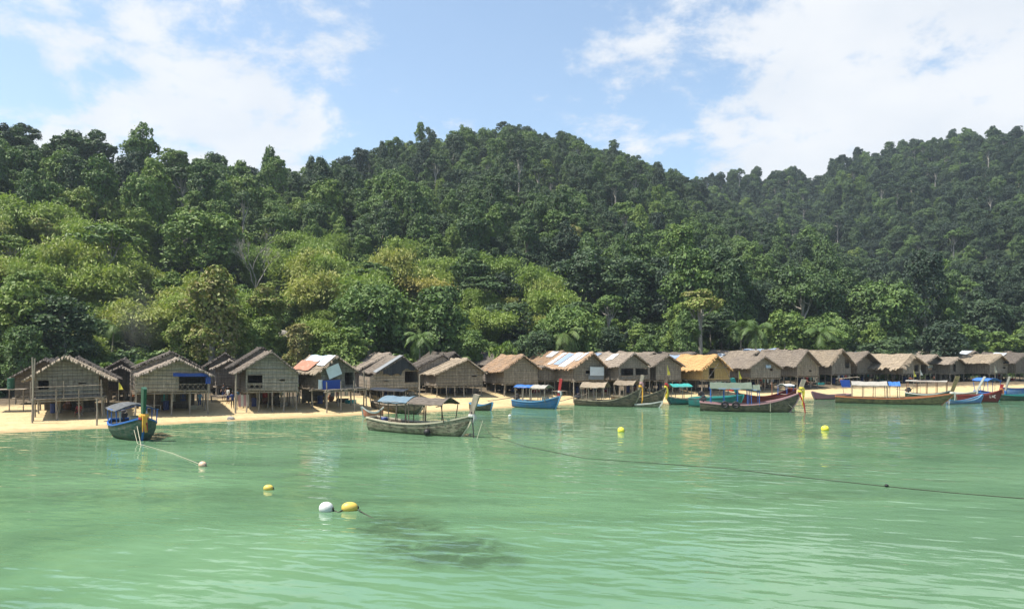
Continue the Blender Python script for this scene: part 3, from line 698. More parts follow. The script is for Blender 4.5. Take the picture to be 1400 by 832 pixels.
def mat_panel(name, c1, c2, c3):
    """palm-leaf wall: horizontal courses, fine upright stalks"""
    m, nt, b, out = new_mat(name); co = objco(nt); sp = nt.nodes.new('ShaderNodeSeparateXYZ'); nt.links.new(co, sp.inputs[0])
    wv = noise(nt, vscale(nt, co, (.6, .6, .3)), 1.5, 2)
    zz_ = nmath(nt, 'FRACT', nmath(nt, 'MULTIPLY', nmath(nt, 'ADD', sp.outputs[2], nmath(nt, 'MULTIPLY', wv, .16)), 3.6))
    f = noise(nt, vscale(nt, co, (3.5, 3.5, 1.2)), 1.3, 6, .75); g = noise(nt, vscale(nt, co, (1, 1, 3)), 1.1, 4, .6)
    col = ramp(nt, f, [(.3, c1), (.68, c2)]); col = nmix(nt, nmath(nt, 'MULTIPLY', nmath(nt, 'SUBTRACT', g, .42, True), 4, True), col, c3)
    vx = nmath(nt, 'FRACT', nmath(nt, 'MULTIPLY', nmath(nt, 'ADD', nmath(nt, 'ADD', sp.outputs[0], sp.outputs[1]), nmath(nt, 'MULTIPLY', wv, .2)), 2.6)); col = nmix(nt, nmath(nt, 'MULTIPLY', nmath(nt, 'LESS_THAN', vx, .14), .4), col, tuple(x * .6 for x in c1))
    st = nmath(nt, 'MULTIPLY', nmath(nt, 'SUBTRACT', noise(nt, co, .9, 6, .8), .55, True), 7, True); col = nmix(nt, nmath(nt, 'MULTIPLY', st, .6), col, tuple(x * .55 for x in c1))
    ln = nmath(nt, 'LESS_THAN', zz_, .16); col = nmix(nt, nmath(nt, 'MULTIPLY', ln, .38), col, tuple(x * .6 for x in c1))
    oi = nt.nodes.new('ShaderNodeObjectInfo'); k = nmath(nt, 'ADD', nmath(nt, 'MULTIPLY', oi.outputs['Random'], .4), .74)
    hs = nt.nodes.new('ShaderNodeHueSaturation'); nt.links.new(col, hs.inputs['Color']); nt.links.new(k, hs.inputs['Value'])
    nt.links.new(hs.outputs[0], b.inputs['Base Color']); b.inputs['Roughness'].default_value = .9
    bump(nt, b, nmath(nt, 'ADD', nmath(nt, 'MULTIPLY', zz_, .6), nmath(nt, 'MULTIPLY', f, .4)), .8, .05); return m
M['thatch_old'] = mat_thatch('weathered_thatch', (.075, .062, .052), (.30, .255, .205), (.16, .135, .115))
M['thatch_tan'] = mat_thatch('tan_thatch', (.10, .082, .06), (.37, .305, .225), (.22, .185, .145))
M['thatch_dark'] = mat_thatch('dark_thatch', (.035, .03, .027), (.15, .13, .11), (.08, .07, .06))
M['thatch_rust'] = mat_thatch('rusty_thatch', (.11, .075, .05), (.40, .27, .17), (.19, .155, .125))
M['thatch_new'] = mat_thatch('fresh_orange_thatch', (.17, .10, .045), (.46, .29, .13), (.30, .185, .085))
M['panel_grey'] = mat_panel('grey_palm_panel', (.10, .088, .074), (.37, .33, .28), (.22, .195, .165))
M['panel_tan'] = mat_panel('tan_palm_panel', (.115, .097, .076), (.42, .365, .295), (.25, .217, .175))
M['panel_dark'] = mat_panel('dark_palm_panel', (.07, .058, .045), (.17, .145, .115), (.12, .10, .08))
M['panel_new'] = mat_panel('straw_panel', (.34, .23, .10), (.58, .42, .20), (.48, .33, .14))
M['wood'] = mat_weathered('grey_wood', (.14, .115, .09), (.34, .295, .235), stretch=(2, 2, .5), scale=2)
M['wood_dark'] = mat_weathered('dark_wood', (.05, .04, .032), (.13, .105, .08), stretch=(2, 2, .5), scale=2)
M['wood_red'] = mat_weathered('reddish_wood', (.14, .06, .035), (.27, .13, .08), stretch=(2, 2, .5), scale=2)
M['blue_tarp'] = mat_paint('blue_tarp', (.015, .055, .28), (.05, .08, .2), .2, .45)
M['black_tarp'] = mat_paint('black_tarp', (.016, .018, .024), (.06, .06, .06), .3, .4)
M['grey_tarp'] = mat_paint('grey_tarp', (.20, .215, .225), (.10, .10, .10), .4, .5)
M['white_sheet'] = mat_paint('white_sheet', (.66, .70, .72), (.35, .34, .32), .25, .4)
M['tin'] = mat_paint('old_tin', (.42, .47, .52), (.22, .15, .11), .5, .35)
M['rust_tin'] = mat_paint('rusty_tin', (.30, .13, .075), (.38, .28, .22), .5, .6)
M['blue_tin'] = mat_paint('blue_grey_tin', (.20, .27, .38), (.30, .28, .26), .4, .4)
M['pale_blue'] = mat_paint('pale_blue', (.36, .48, .62), (.5, .5, .5), .3, .45)

HUTG = 'stilt huts lined up along the beach'
class G2: pass
def jag(g, k): return g.uniform(-k, k)
def roof_mesh(xl, xr, zl, zr, zt, y0, y1, seed, fringe=.16, sag=.10, thick=.10):
    sag *= random.Random(seed).uniform(.6, 2.4)
    """two thatched slopes laid in overlapping courses with torn lower edges; ridge along y"""
    g = random.Random(seed); mb = MB(); L = y1 - y0; ns = max(6, int(L / .24))
    def pt(side, t, y):      # t 0 = eave, 1 = ridge
        xe, ze = (xl, zl) if side < 0 else (xr, zr); s = sag * math.sin(PI * (y - y0) / L)
        return Vector((xe * (1 - t), y, ze + (zt - ze) * t - s * (.3 + .7 * t) + .05 * math.sin(y * 2.3 + seed)))
    for side in (-1, 1):
        w = abs(xl if side < 0 else xr); nc = max(3, int(w / .36))
        for c in range(nc):
            t0, t1 = c / nc, (c + 1.35) / nc; t1 = min(t1, 1.0 if c == nc - 1 else t1); lift = .07
            ys = [y0 + L * i / ns for i in range(ns + 1)]
            for i in range(ns):
                a, b_ = ys[i] - .01, ys[i + 1] + .01; d = g.uniform(0, .09) + (g.random() < .06) * .16 + (c == 0) * g.uniform(0, fringe)
                tt = t0 - d / max(w, .5); li = lift + g.uniform(-.02, .025)
                p0, p1, p2, p3 = pt(side, tt, a), pt(side, tt + jag(g, .01), b_), pt(side, t1, b_), pt(side, t1, a)
                up = Vector((0, 0, li)); n = len(mb.v); th = Vector((0, 0, -thick if c == 0 else -.05))
                mb.hexa([p0 + up + th, p1 + up + th, p2 + th * .4 + Vector((0, 0, .01)), p3 + th * .4 + Vector((0, 0, .01)), p0 + up, p1 + up, p2 + Vector((0, 0, .02)), p3 + Vector((0, 0, .02))])
        # straw ends hanging off both gable edges
        for ye, sg in ((y0, -1), (y1, 1)):
            k = int(w / .13)
            for q in range(k):
                t = (q + g.random()) / k; p = pt(side, t, ye); ln = g.uniform(.04, .04 + fringe)
                mb.hexa([p + Vector((-.05, 0, -.10)), p + Vector((.05, 0, -.10)), p + Vector((.05, sg * ln, -.13 - ln * .5)), p + Vector((-.05, sg * ln, -.13 - ln * .5)),
                         p + Vector((-.06, 0, .05)), p + Vector((.06, 0, .05)), p + Vector((.05, sg * ln, -.03 - ln * .4)), p + Vector((-.05, sg * ln, -.03 - ln * .4))])
    # ridge cap
    k = int(L / .5)
    for i in range(k):
        a, b_ = y0 + L * i / k, y0 + L * (i + 1) / k + .03; w = .20 + jag(g, .05); za = pt(-1, 1, a).z; zb = pt(-1, 1, b_).z; h = .13 + jag(g, .03)
        mb.hexa([(-w, a, za - .10), (w, a, za - .10), (w, b_, zb - .10), (-w, b_, zb - .10), (-.03, a, za + h), (.03, a, za + h), (.03, b_, zb + h), (-.03, b_, zb + h)])
    return mb
def gable_wall(x0, x1, z0, topf, openings, y, th, seed, hang=.10):
    """upright wall in the xz plane at y with real openings; topf(x) gives the top; ragged foot"""
    g = random.Random(seed); mb = MB(); xs = {x0, x1, 0.0 if x0 < 0 < x1 else x0}
    for (a, b_, c, d) in openings: xs |= {max(a, x0), min(b_, x1)}
    xs = sorted(xs); fine = []
    for a, b_ in zip(xs, xs[1:]):
        n = max(1, int((b_ - a) / .22)); fine += [a + (b_ - a) * i / n for i in range(n)]
    fine.append(xs[-1])
    for a, b_ in zip(fine, fine[1:]):
        mid = (a + b_) / 2; segs = [(z0 - g.uniform(0, hang), None)]
        ops = sorted([(o[2], o[3]) for o in openings if o[0] < mid < o[1]])
        lo = segs[0][0]; spans = []
        for (c, d) in ops: spans.append((lo, c)); lo = d
        spans.append((lo, None))
        off = g.uniform(-.012, .012)
        for (c, d) in spans:
            ta, tb = (topf(a), topf(b_)) if d is None else (d, d)
            if min(ta, tb) - c < .03: continue
            mb.hexa([(a, y + off, c), (b_, y + off, c), (b_, y + th + off, c), (a, y + th + off, c), (a, y + off, ta), (b_, y + off, tb), (b_, y + th + off, tb), (a, y + th + off, ta)])
    # split-bamboo battens outside
    z = z0 + .25
    while z < max(topf(0), topf(x0 + .01)) - .15:
        # x-range where the wall reaches this height
        cand = [x for x in fine if topf(x) > z + .05]
        if len(cand) > 1:
            a, b_ = cand[0], cand[-1]; cuts = [(a, b_)]
            for (oa, ob, oc, od) in openings:
                if oc < z < od: cuts = [s_ for c in cuts for s_ in ((c[0], min(c[1], oa)), (max(c[0], ob), c[1])) if s_[1] - s_[0] > .2]
            for (a, b_) in cuts: mb.tube([(a, y - .03, z + jag(g, .03)), ((a + b_) / 2, y - .035, z + jag(g, .03)), (b_, y - .03, z + jag(g, .03))], .022, 4)
        z += .42 + jag(g, .05)
    return mb
def side_wall(x, y0, y1, z0, z1, seed, openings=()):
    g = random.Random(seed); mb = MB(); n = max(2, int((y1 - y0) / .25))
    for i in range(n):
        a, b_ = y0 + (y1 - y0) * i / n, y0 + (y1 - y0) * (i + 1) / n; off = g.uniform(-.012, .012); lo = z0 - g.uniform(0, .1); m_ = (a + b_) / 2
        sp = [(lo, z1)]
        for (oa, ob, oc, od) in openings:
            if oa < m_ < ob: sp = [(lo, oc), (od, z1)]
        for c, d in sp: mb.box(x - .025 + off, x + .025 + off, a, b_, c, d)
    z = z0 + .3
    while z < z1 - .1:
        for sg in (-1, 1): mb.tube([(x + sg * .045, y0, z), (x + sg * .045, y1, z + jag(g, .04))], .02, 4)
        z += .42
    return mb
def lattice(mb, x0, x1, y, z0, z1, n, rad=.022):
    mb.tube([(x0, y, z1), (x1, y, z1)], rad * 1.3, 5); mb.tube([(x0, y, z0 + .06), (x1, y, z0 + .06)], rad, 5)
    for i in range(n):
        a, b_ = x0 + (x1 - x0) * i / n, x0 + (x1 - x0) * (i + 1) / n
        mb.tube([(a, y, z0 + .06), (b_, y, z1)], rad, 4); mb.tube([(a, y + .03, z1), (b_, y + .03, z0 + .06)], rad, 4)
def hut(label, apex, L, Rr, zl_py, zr_py, floor_py, D, length, yaw=25, roof='thatch_old', wall='panel_grey', openings=(), wallpx=None, over=.55, posts=(4, 3), rear=None, deck=None, rail=None,
        side_open=False, front=True, postm='wood', fringe=.16, door_curtain=None, extra=None, seed=None, name='stilt_hut', noside=(), sag=.10, lshape=None):
    """apex: (px,py) of the front ridge end; L, Rr: photo columns of the front eave ends; rows give the eave heights"""
    seed = seed if seed is not None else int(apex[0]); g = random.Random(seed)
    yw = R(yaw); ax = (apex[0] - 700) / F * D; c, s_ = math.cos(yw), math.sin(yw); zg = gz(ax, D + length * .4)
    def lx(px, yl=0.0):      # photo column -> local x on the front plane
        u = (px - 700) / F; ox, oy = ax - s_ * yl, D + c * yl; return (oy * u - ox) / (c - u * s_)
    def lz(px, py, yl=0.0):
        x = lx(px, yl); y = D + s_ * x + c * yl; return H + (HOR - py) / F * y - zg
    root = thing(name, label, 'hut', (ax, D, zg), yw, HUTG); root.rotation_euler = (R(g.uniform(-.8, .8)), R(g.uniform(-1.3, 1.3)), yw)
    xl, xr = lx(L), lx(Rr); zt = lz(*apex); zl, zr = lz(L, zl_py), lz(Rr, zr_py); zf = lz(apex[0], floor_py)
    rmb = roof_mesh(xl, xr, zl, zr, zt, 0, length, seed, fringe, sag); rf = rmb.build('roof', M[roof], root)
    pol = MB()      # rafters showing at the front gable
    for xe, ze in ((xl, zl), (xr, zr)): pol.tube([(xe * 1.02, .10, ze - .12), (0, .10, zt - .08)], .05, 6)
    pol.tube([(0, -.15, zt - .16), (0, length + .1, zt - .16)], .06, 6); pol.build('rafters', M[postm], root)
    wy = over; wx0, wx1 = (xl + min(.6, -xl * .25), xr - min(.6, xr * .25))
    if wallpx: wx0, wx1 = lx(wallpx[0], wy), lx(wallpx[1], wy)
    def topf(x): return (zl + (zt - zl) * (x - xl) / -xl if x < 0 else zr + (zt - zr) * (xr - x) / xr) - .14
    ops = [(lx(a, wy), lx(c_, wy), lz(a, d, wy), lz(a, b_, wy)) for (a, b_, c_, d) in openings]
    if front: gable_wall(wx0, wx1, zf, topf, ops, wy, .05, seed).build('front_wall', M[wall], root)
    for o in ops:
        if (o[1] - o[0]) > .45:
            fr = MB(); fr.tube([(o[0], wy - .03, o[2]), (o[0], wy - .03, o[3]), (o[1], wy - .03, o[3]), (o[1], wy - .03, o[2]), (o[0], wy - .03, o[2])], .035, 5); fr.build('window_frame', M[postm], root)
    yb = length - over
    if -1 not in noside: side_wall(wx0, wy + .05, yb, zf, topf(wx0), seed + 1).build('side_wall', M[wall], root)
    if 1 not in noside: side_wall(wx1, wy + .05, yb, zf, topf(wx1), seed + 2).build('side_wall', M[wall], root)
    gable_wall(wx0, wx1, zf, topf, [], yb, .05, seed + 3).build('back_wall', M[wall], root)
    fl = MB(); n = int((yb - wy) / .22)
    dk = deck or (0, 0, 0)          # extra deck: left, right, forward
    fx0, fx1, fy0 = wx0 - dk[0], wx1 + dk[1], wy - dk[2]
    n = int((yb - fy0) / .2)
    for i in range(n): fl.box(fx0 - jag(g, .05), fx1 + g.uniform(0, .12), fy0 + (yb - fy0) * i / n, fy0 + (yb - fy0) * (i + .9) / n, zf - .05, zf)
    for i in range(4):
        x = fx0 + .1 + (fx1 - fx0 - .2) * i / 3; fl.tube([(x, fy0 - .2, zf - .12), (x, yb + .1, zf - .12)], .055, 5)
    for i in range(3):
        y = fy0 + .12 + (yb - fy0 - .24) * i / 2; fl.tube([(fx0 - .25, y, zf - .22), (fx1 + .2, y, zf - .22 + jag(g, .04))], .06, 5)
    fl.build('floor', M[postm], root)
    rotm = Matrix.Rotation(yw, 3, 'Z')
    nx, ny = posts
    for i in range(nx):
        for j in range(ny):
            x = fx0 + .1 + (fx1 - fx0 - .2) * i / (nx - 1) + jag(g, .06); y = fy0 + .12 + (yb - fy0 - .24) * j / (ny - 1)
            wp = rotm @ Vector((x, y, 0)); zb = gz(ax + wp.x, D + wp.y) - zg - .3
            r_ = g.uniform(.055, .085); top = zf - .05 if not (dk[2] and j == 0) else zf + .8
            mb = MB(); mb.tube([(x + jag(g, .09), y + jag(g, .06), zb), (x + jag(g, .04), y, (zb + zf) / 2), (x, y, top)], [r_ * 1.15, r_, r_ * .9], 6); mb.build('post', M[postm], root)
    if rail:
        for (a, b_, yy_, hgt) in rail:
            mb = MB(); xa, xb = lx(a, wy), lx(b_, wy); yv = fy0 if yy_ == 'deck' else wy - .05; lattice(mb, xa, xb, yv, zf, zf + hgt, max(2, int(abs(xb - xa) / .45))); mb.build('railing', M[postm], root)
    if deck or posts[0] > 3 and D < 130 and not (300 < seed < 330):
        # dark panel between the rear stilts, added to darken the space under the floor
        ua, ub = wx0 + .3 * g.random(), wx1 - .25 * (wx1 - wx0) * g.random(); sc_ = gable_wall(ua, ub, zf * g.uniform(.12, .35), lambda x: zf - .2, [], yb - .25, .04, seed + 21, hang=.3); sc_.build('added_dark_panel', M['panel_dark'], root)
    if rear:
        # second, higher roof over the back room
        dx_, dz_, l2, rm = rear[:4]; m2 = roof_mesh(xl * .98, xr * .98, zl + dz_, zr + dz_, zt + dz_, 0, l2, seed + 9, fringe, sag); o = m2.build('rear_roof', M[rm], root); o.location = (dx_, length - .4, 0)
        b2 = MB(); sub = gable_wall(wx0, wx1, zf, lambda x: topf(x) + dz_, [], length - .2, .05, seed + 7); sub.build('rear_wall', M[wall], root).location = (dx_, 0, 0)
        s2 = side_wall(wx0 + dx_, length - .1, length + l2 - 1, zf, topf(wx0) + dz_, seed + 5); s2.build('side_wall', M[wall], root)
        s3 = side_wall(wx1 + dx_, length - .1, length + l2 - 1, zf, topf(wx1) + dz_, seed + 6); s3.build('side_wall', M[wall], root)
        for x in (wx0 + dx_, wx1 + dx_):
            for y in (length + .2, length + l2 - 1.1):
                mb = MB(); mb.tube([(x, y, -.6), (x, y, zf)], .07, 6); mb.build('post', M[postm], root)
        f2 = MB(); f2.box(wx0 + dx_, wx1 + dx_, length - .4, length + l2 - 1, zf - .1, zf - .03); f2.build('rear_floor', M[postm], root)
    k = G2(); k.root, k.xl, k.xr, k.zl, k.zr, k.zt, k.zf, k.wy, k.lx, k.lz, k.len, k.topf, k.zg, k.g, k.wx0, k.wx1, k.yb = root, xl, xr, zl, zr, zt, zf, wy, lx, lz, length, topf, zg, g, wx0, wx1, yb
    return k
def patch(k, side, y0, y1, t0, t1, mat, name='roof_sheet', label=None, corr=True, dy=0.0):
    """a sheet lying on one roof slope (side -1 / +1), t from eave 0 to ridge 1; corrugated"""
    mb = MB(); xe, ze = (k.xl, k.zl) if side < 0 else (k.xr, k.zr); n = max(4, int((y1 - y0) / .10))
    for i in range(n):
        a, b_ = y0 + (y1 - y0) * i / n, y0 + (y1 - y0) * (i + 1) / n; ha = .03 * (i % 2) if corr else 0; hb = .03 * ((i + 1) % 2) if corr else 0
        def q(t, y, h): s = .10 * math.sin(PI * min(max(y / k.len, 0), 1)); return Vector((xe * (1 - t), y, ze + (k.zt - ze) * t + .13 + h - s * (.3 + .7 * t) + .05 * math.sin(y * 2.3 + k.seed) ))
        p = [q(t0, a, ha), q(t0, b_, hb), q(t1, b_, hb), q(t1, a, ha)]; mb.hexa([v - Vector((0, 0, .02)) for v in p] + p)
    o = mb.build(name, M[mat], k.root, label=label); return o
def cloth(k, x0, x1, z0, z1, y, mat, name, label=None, bulge=.06, skew=0.0):
    """a sheet hung upright with folds"""
    mb = MB(); nx_, nz = 10, 5; g = k.g; P_ = {}
    for i in range(nx_ + 1):
        for j in range(nz + 1):
            u, v = i / nx_, j / nz; P_[i, j] = Vector((x0 + (x1 - x0) * u + skew * (1 - v), y - bulge * math.sin(u * 9 + v * 2) * .5 - bulge, z0 + (z1 - z0) * v - .04 * math.sin(u * PI) * (1 if v > .9 else .3)))
    t = Vector((0, .02, 0))
    for i in range(nx_):
        for j in range(nz):
            p = [P_[i, j], P_[i + 1, j], P_[i + 1, j + 1], P_[i, j + 1]]; mb.hexa([q + t for q in p] + p)
    return mb.build(name, M[mat], k.root, label=label)
_h = hut
def hut(*a, **kw):
    k = _h(*a, **kw); k.seed = kw.get('seed') if kw.get('seed') is not None else int(a[1][0]); return k

# ---- huts behind the front row
hut('dark grey hut half-hidden behind the railed hut at the far left end', (60, 490), 9, 104, 518, 512, 541, 73, 7, 22, 'thatch_dark', 'panel_dark', seed=301, wallpx=(20, 95))
hut('small dark hut between the railed hut and the blue valance hut', (166, 491), 138, 190, 506, 508, 534, 80, 6, 24, 'thatch_dark', 'panel_dark', seed=302, rear=None)
hut('low dark hut with a small gable, standing behind the gap left of the banana plant', (163, 501), 141, 186, 511, 511, 533, 77, 3, 24, 'thatch_old', 'panel_dark', seed=303)
k = hut('dark twin-gabled hut set back above the group of people', (309, 482), 279, 330, 501, 499, 527, 88, 8, 24, 'thatch_dark', 'panel_grey', seed=304)
hut('small grey gabled annex below the dark twin-gabled roof behind the people', (315, 491), 289, 336, 504, 503, 526, 84, 3, 24, 'thatch_old', 'panel_grey', seed=305)
hut('dark roofed hut behind the black tarp hut, its long roof peeking out left of it', (534, 482), 483, 556, 508, 506, 529, 93, 6, 30, 'thatch_old', 'panel_grey', seed=306)
hut('dark brown steep roofed hut behind the slotted-wall hut', (623, 481), 590, 646, 504, 502, 523, 99, 8, 32, 'thatch_dark', 'panel_dark', seed=307)
hut('very dark long roofed hut behind the rusty thatch hut', (699, 481), 672, 722, 499, 500, 521, 104, 9, 34, 'thatch_dark', 'panel_grey', seed=308)
k = hut('orange roofed hut with grey patches behind the white sheet hut', (772, 480), 748, 795, 497, 498, 518, 106, 7.5, 33, 'thatch_rust', 'panel_grey', seed=309)
patch(k, -1, 1.0, 2.6, .55, .98, 'tin')
k = hut('hut roof with one pale metal sheet between the white sheet hut and veranda hut', (834, 481), 812, 856, 494, 494, 516, 110, 6, 33, 'thatch_old', 'panel_grey', seed=310)
patch(k, -1, 1.2, 4.0, .2, .85, 'blue_tin')
k = hut('brown roofed hut behind the veranda hut, with a pale sheet on its roof', (895, 481), 874, 914, 494, 494, 516, 111, 8, 33, 'thatch_old', 'panel_grey', seed=311)
k = hut('dark roofed hut behind the yellow flag hut, with bluish sheets on the roof', (950, 481), 930, 974, 494, 494, 515, 114, 9, 34, 'thatch_dark', 'panel_dark', seed=312)
patch(k, -1, 1.5, 5.5, .15, .6, 'blue_tin')
k = hut('large brown roofed hut right behind the blue-shirt gable hut', (1037, 479), 1012, 1062, 497, 496, 514, 117, 9.5, 34, 'thatch_old', 'panel_grey', seed=313)
patch(k, -1, 5.5, 7.0, .3, .7, 'tin')
k = hut('hut roof of bluish tin with a raised pole edge behind the checkered gable hut', (1066, 476.5), 1042, 1090, 492, 491, 511, 125, 8, 34, 'thatch_old', 'panel_grey', seed=314)
patch(k, -1, .4, 7, .1, .98, 'blue_tin')
k = hut('blue tin roofed hut behind the overhanging gable hut beside the thin pole', (1209, 481.5), 1190, 1228, 491, 491, 508, 135, 6, 34, 'thatch_dark', 'panel_dark', seed=315)
patch(k, -1, .2, 5.8, .1, .98, 'blue_tin')
hut('grey brown roofed hut behind the open-fronted hut', (1294, 480.5), 1274, 1314, 492, 492, 508, 139, 7, 34, 'thatch_old', 'panel_grey', seed=316)
k = hut('long hut with streaky grey tin roof and a blue gable edge near the right end', (1333, 479.5), 1312, 1352, 492, 493, 508, 141, 9, 34, 'thatch_old', 'panel_grey', seed=317)
patch(k, -1, .3, 8.6, .1, .98, 'tin')
hut('brown roofed hut glimpsed between the rounded roof hut and the last hut', (1383, 480), 1364, 1404, 490, 490, 507, 146, 7, 34, 'thatch_old', 'panel_grey', seed=318)
hut('grey roofed hut glimpsed behind the torn gable hut', (1130, 480.5), 1110, 1150, 491, 491, 509, 129, 7, 34, 'thatch_old', 'panel_grey', seed=319)

# ---- front row, left to right
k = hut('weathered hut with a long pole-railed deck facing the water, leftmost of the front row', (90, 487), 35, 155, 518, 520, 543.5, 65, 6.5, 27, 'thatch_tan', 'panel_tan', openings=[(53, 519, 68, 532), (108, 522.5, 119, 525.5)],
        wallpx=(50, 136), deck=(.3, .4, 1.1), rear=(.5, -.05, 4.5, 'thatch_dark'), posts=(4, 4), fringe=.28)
mb = MB()
for z in (.35, .7, 1.05): mb.tube([(k.wx0 - .3, k.wy - 1.05, k.zf + z), (0, k.wy - 1.1, k.zf + z - .02), (k.wx1 + .4, k.wy - 1.05, k.zf + z)], .028, 5)
for x in (k.wx0 - .3, -.1, k.wx1 + .2): mb.tube([(x, k.wy - 1.05, k.zf - .1), (x + .03, k.wy - 1.05, k.zf + 1.5)], .05, 6)
mb.tube([(k.wx0 - .25, k.wy - 1.1, -.3), (k.wx0 + .1, k.wy - 1.1, k.zt - .1)], .06, 6)
mb.build('railing', M['wood'], k.root)
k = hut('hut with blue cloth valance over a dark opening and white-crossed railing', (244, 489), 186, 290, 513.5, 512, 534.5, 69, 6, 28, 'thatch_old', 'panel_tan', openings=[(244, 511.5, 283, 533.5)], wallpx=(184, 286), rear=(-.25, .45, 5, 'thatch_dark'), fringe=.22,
        posts=(5, 3), rail=[(245, 281, 'wall', .65)])
cloth(k, k.lx(236), k.lx(284), k.lz(240, 514.5), k.lz(240, 509.5), k.wy - .25, 'blue_tarp', 'valance', 'bright blue cloth strip', .10)
cloth(k, k.lx(281), k.lx(288), k.lz(284, 524), k.lz(284, 513), k.wy - .06, 'blue_tarp', 'blue_panel')
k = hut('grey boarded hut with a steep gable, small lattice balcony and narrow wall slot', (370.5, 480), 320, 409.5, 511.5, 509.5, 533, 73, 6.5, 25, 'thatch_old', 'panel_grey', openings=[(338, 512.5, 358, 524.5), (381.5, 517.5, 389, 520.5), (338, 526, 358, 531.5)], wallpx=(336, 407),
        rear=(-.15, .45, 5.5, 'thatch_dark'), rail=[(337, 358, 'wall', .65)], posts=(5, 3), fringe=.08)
mb = MB(); mb.tube([(k.xl + .15, .25, -.5), (k.xl + .15, .25, k.zl)], .09, 7); mb.build('corner_post', M['wood'], k.root)
mb = MB()
for (t) in (.28, .55, .78): mb.tube([(k.xl * (1 - t) * .8, k.wy - .05, k.zl + (k.zt - k.zl) * t * .85), (k.xr * (1 - t) * .8, k.wy - .05, k.zl + (k.zt - k.zl) * t * .85)], .03, 5)
mb.build('gable_strut', M['wood'], k.root)
k = hut('ramshackle hut patched with rust and blue roof sheets and a tilted white board', (462, 486), 436, 488, 508, 505, 531, 76, 6.5, 40, 'thatch_tan', 'panel_tan', openings=[(472, 509, 484, 527)], wallpx=(440, 486), deck=(.2, .6, 1.6), posts=(4, 3), fringe=.3, sag=.2)
patch(k, -1, 2.4, 6.6, .02, .62, 'rust_tin'); patch(k, -1, 2.2, 5.8, .62, .97, 'pale_blue', label='blue roof sheet'); patch(k, -1, .2, 2.0, .35, .98, 'white_sheet', label='torn white roof sheet')
mb = MB(); a, b_ = k.lx(445, .3), k.lx(468, .3); z0, z1 = k.lz(450, 517, .3), k.lz(450, 497, .3)
cx_, cz_ = (a + b_) / 2, (z0 + z1) / 2; hw, hh = (b_ - a) * .40, (z1 - z0) * .40
def rp(x, z, y): th = R(20); return (cx_ + x * math.cos(th) - z * math.sin(th), y, cz_ + x * math.sin(th) + z * math.cos(th))
mb.hexa([rp(-hw, -hh, .15), rp(hw, -hh, .15), rp(hw, -hh, .2), rp(-hw, -hh, .2), rp(-hw, hh, .15), rp(hw, hh, .15), rp(hw, hh, .2), rp(-hw, hh, .2)])
mb.build('tilted_board', M['white_sheet'], k.root, label='white board leaning crooked on the wall')
mb = MB(); mb.box(k.lx(442), k.lx(466), k.wy - .55, k.wy - .48, k.zf, k.lz(455, 519)); mb.build('blue_panel', M['blue_tarp'], k.root, label='dark blue panel standing on the deck')
cloth(k, k.lx(437), k.lx(443), k.zf + .05, k.lz(440, 518), k.wy - .3, 'white_sheet', 'white_cloth')
k = hut('hut with black tarp covering its gable and a grey sheet down its roof edge', (551, 486), 514, 573, 510, 505, 529.5, 84, 6, 26, 'thatch_old', 'panel_tan', openings=[(553, 507, 573, 523), (525, 520, 531, 522)], wallpx=(506, 572), fringe=.1, posts=(5, 3), rail=[(553, 573, 'wall', .55)])
patch(k, -1, -.1, 1.4, .0, 1.0, 'grey_tarp', label='grey sheet on the roof edge', corr=False)
mb = MB(); n = 16
for i in range(n):
    t0, t1 = i / n, (i + 1) / n; xa, xb = k.xl * .72 + (k.xr * .98 - k.xl * .72) * t0, k.xl * .72 + (k.xr * .98 - k.xl * .72) * t1
    bot = lambda x, t: (k.lz(530, 512) if t < .55 else k.lz(560, 505)) + .12 * math.sin(t * 21)
    ta, tb = k.topf(xa) + .1, k.topf(xb) + .1; ya, yb_ = .22 - .06 * math.sin(i * 1.3), .22 - .06 * math.sin(i * 1.3 + 1.3)
    ba, bb = min(ta - .05, bot(xa, t0)), min(tb - .05, bot(xb, t1))
    mb.hexa([(xa, ya, ba), (xb, yb_, bb), (xb, yb_ + .03, bb), (xa, ya + .03, ba), (xa, ya, ta), (xb, yb_, tb), (xb, yb_ + .03, tb), (xa, ya + .03, ta)])
mb.build('gable_tarp', M['black_tarp'], k.root, label='black tarp hung over the gable')
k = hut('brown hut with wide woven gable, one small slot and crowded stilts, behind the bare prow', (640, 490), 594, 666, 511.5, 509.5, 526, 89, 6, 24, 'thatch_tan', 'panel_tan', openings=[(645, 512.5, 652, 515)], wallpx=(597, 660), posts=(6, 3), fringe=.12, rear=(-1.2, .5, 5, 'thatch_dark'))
k = hut('squarish hut with rusty orange thatch on its left slope and plain woven gable', (716, 485), 684, 739.5, 508, 503, 523, 92, 6.5, 27, 'thatch_rust', 'panel_tan', wallpx=(689, 735), posts=(4, 3), fringe=.22)
k2 = hut('low hut with dark netting over its front between the rusty thatch and metal patched huts', (744, 500), 728, 762, 507, 507, 519, 95, 5, 27, 'thatch_old', 'panel_grey', wallpx=(730, 760), posts=(3, 3), seed=320)
cloth(k2, k2.lx(722), k2.lx(737), k2.lz(728, 516), k2.lz(728, 504), k2.wy - .3, 'black_tarp', 'netting')
k = hut('hut with white sheet on its gable and shiny metal strips on its roof', (811, 482), 782, 830, 504, 500.5, 519.5, 93, 8, 28, 'thatch_rust', 'panel_tan', openings=[(800, 506, 808, 511)], wallpx=(784, 826), posts=(4, 3), fringe=.28)
patch(k, -1, 2.2, 3.6, .05, .98, 'white_sheet', label='shiny white roof strip'); patch(k, -1, .8, 1.8, .45, .98, 'tin'); patch(k, -1, 4.2, 5.6, .2, .98, 'blue_tin'); patch(k, -1, 6.2, 7.2, .2, .98, 'white_sheet')
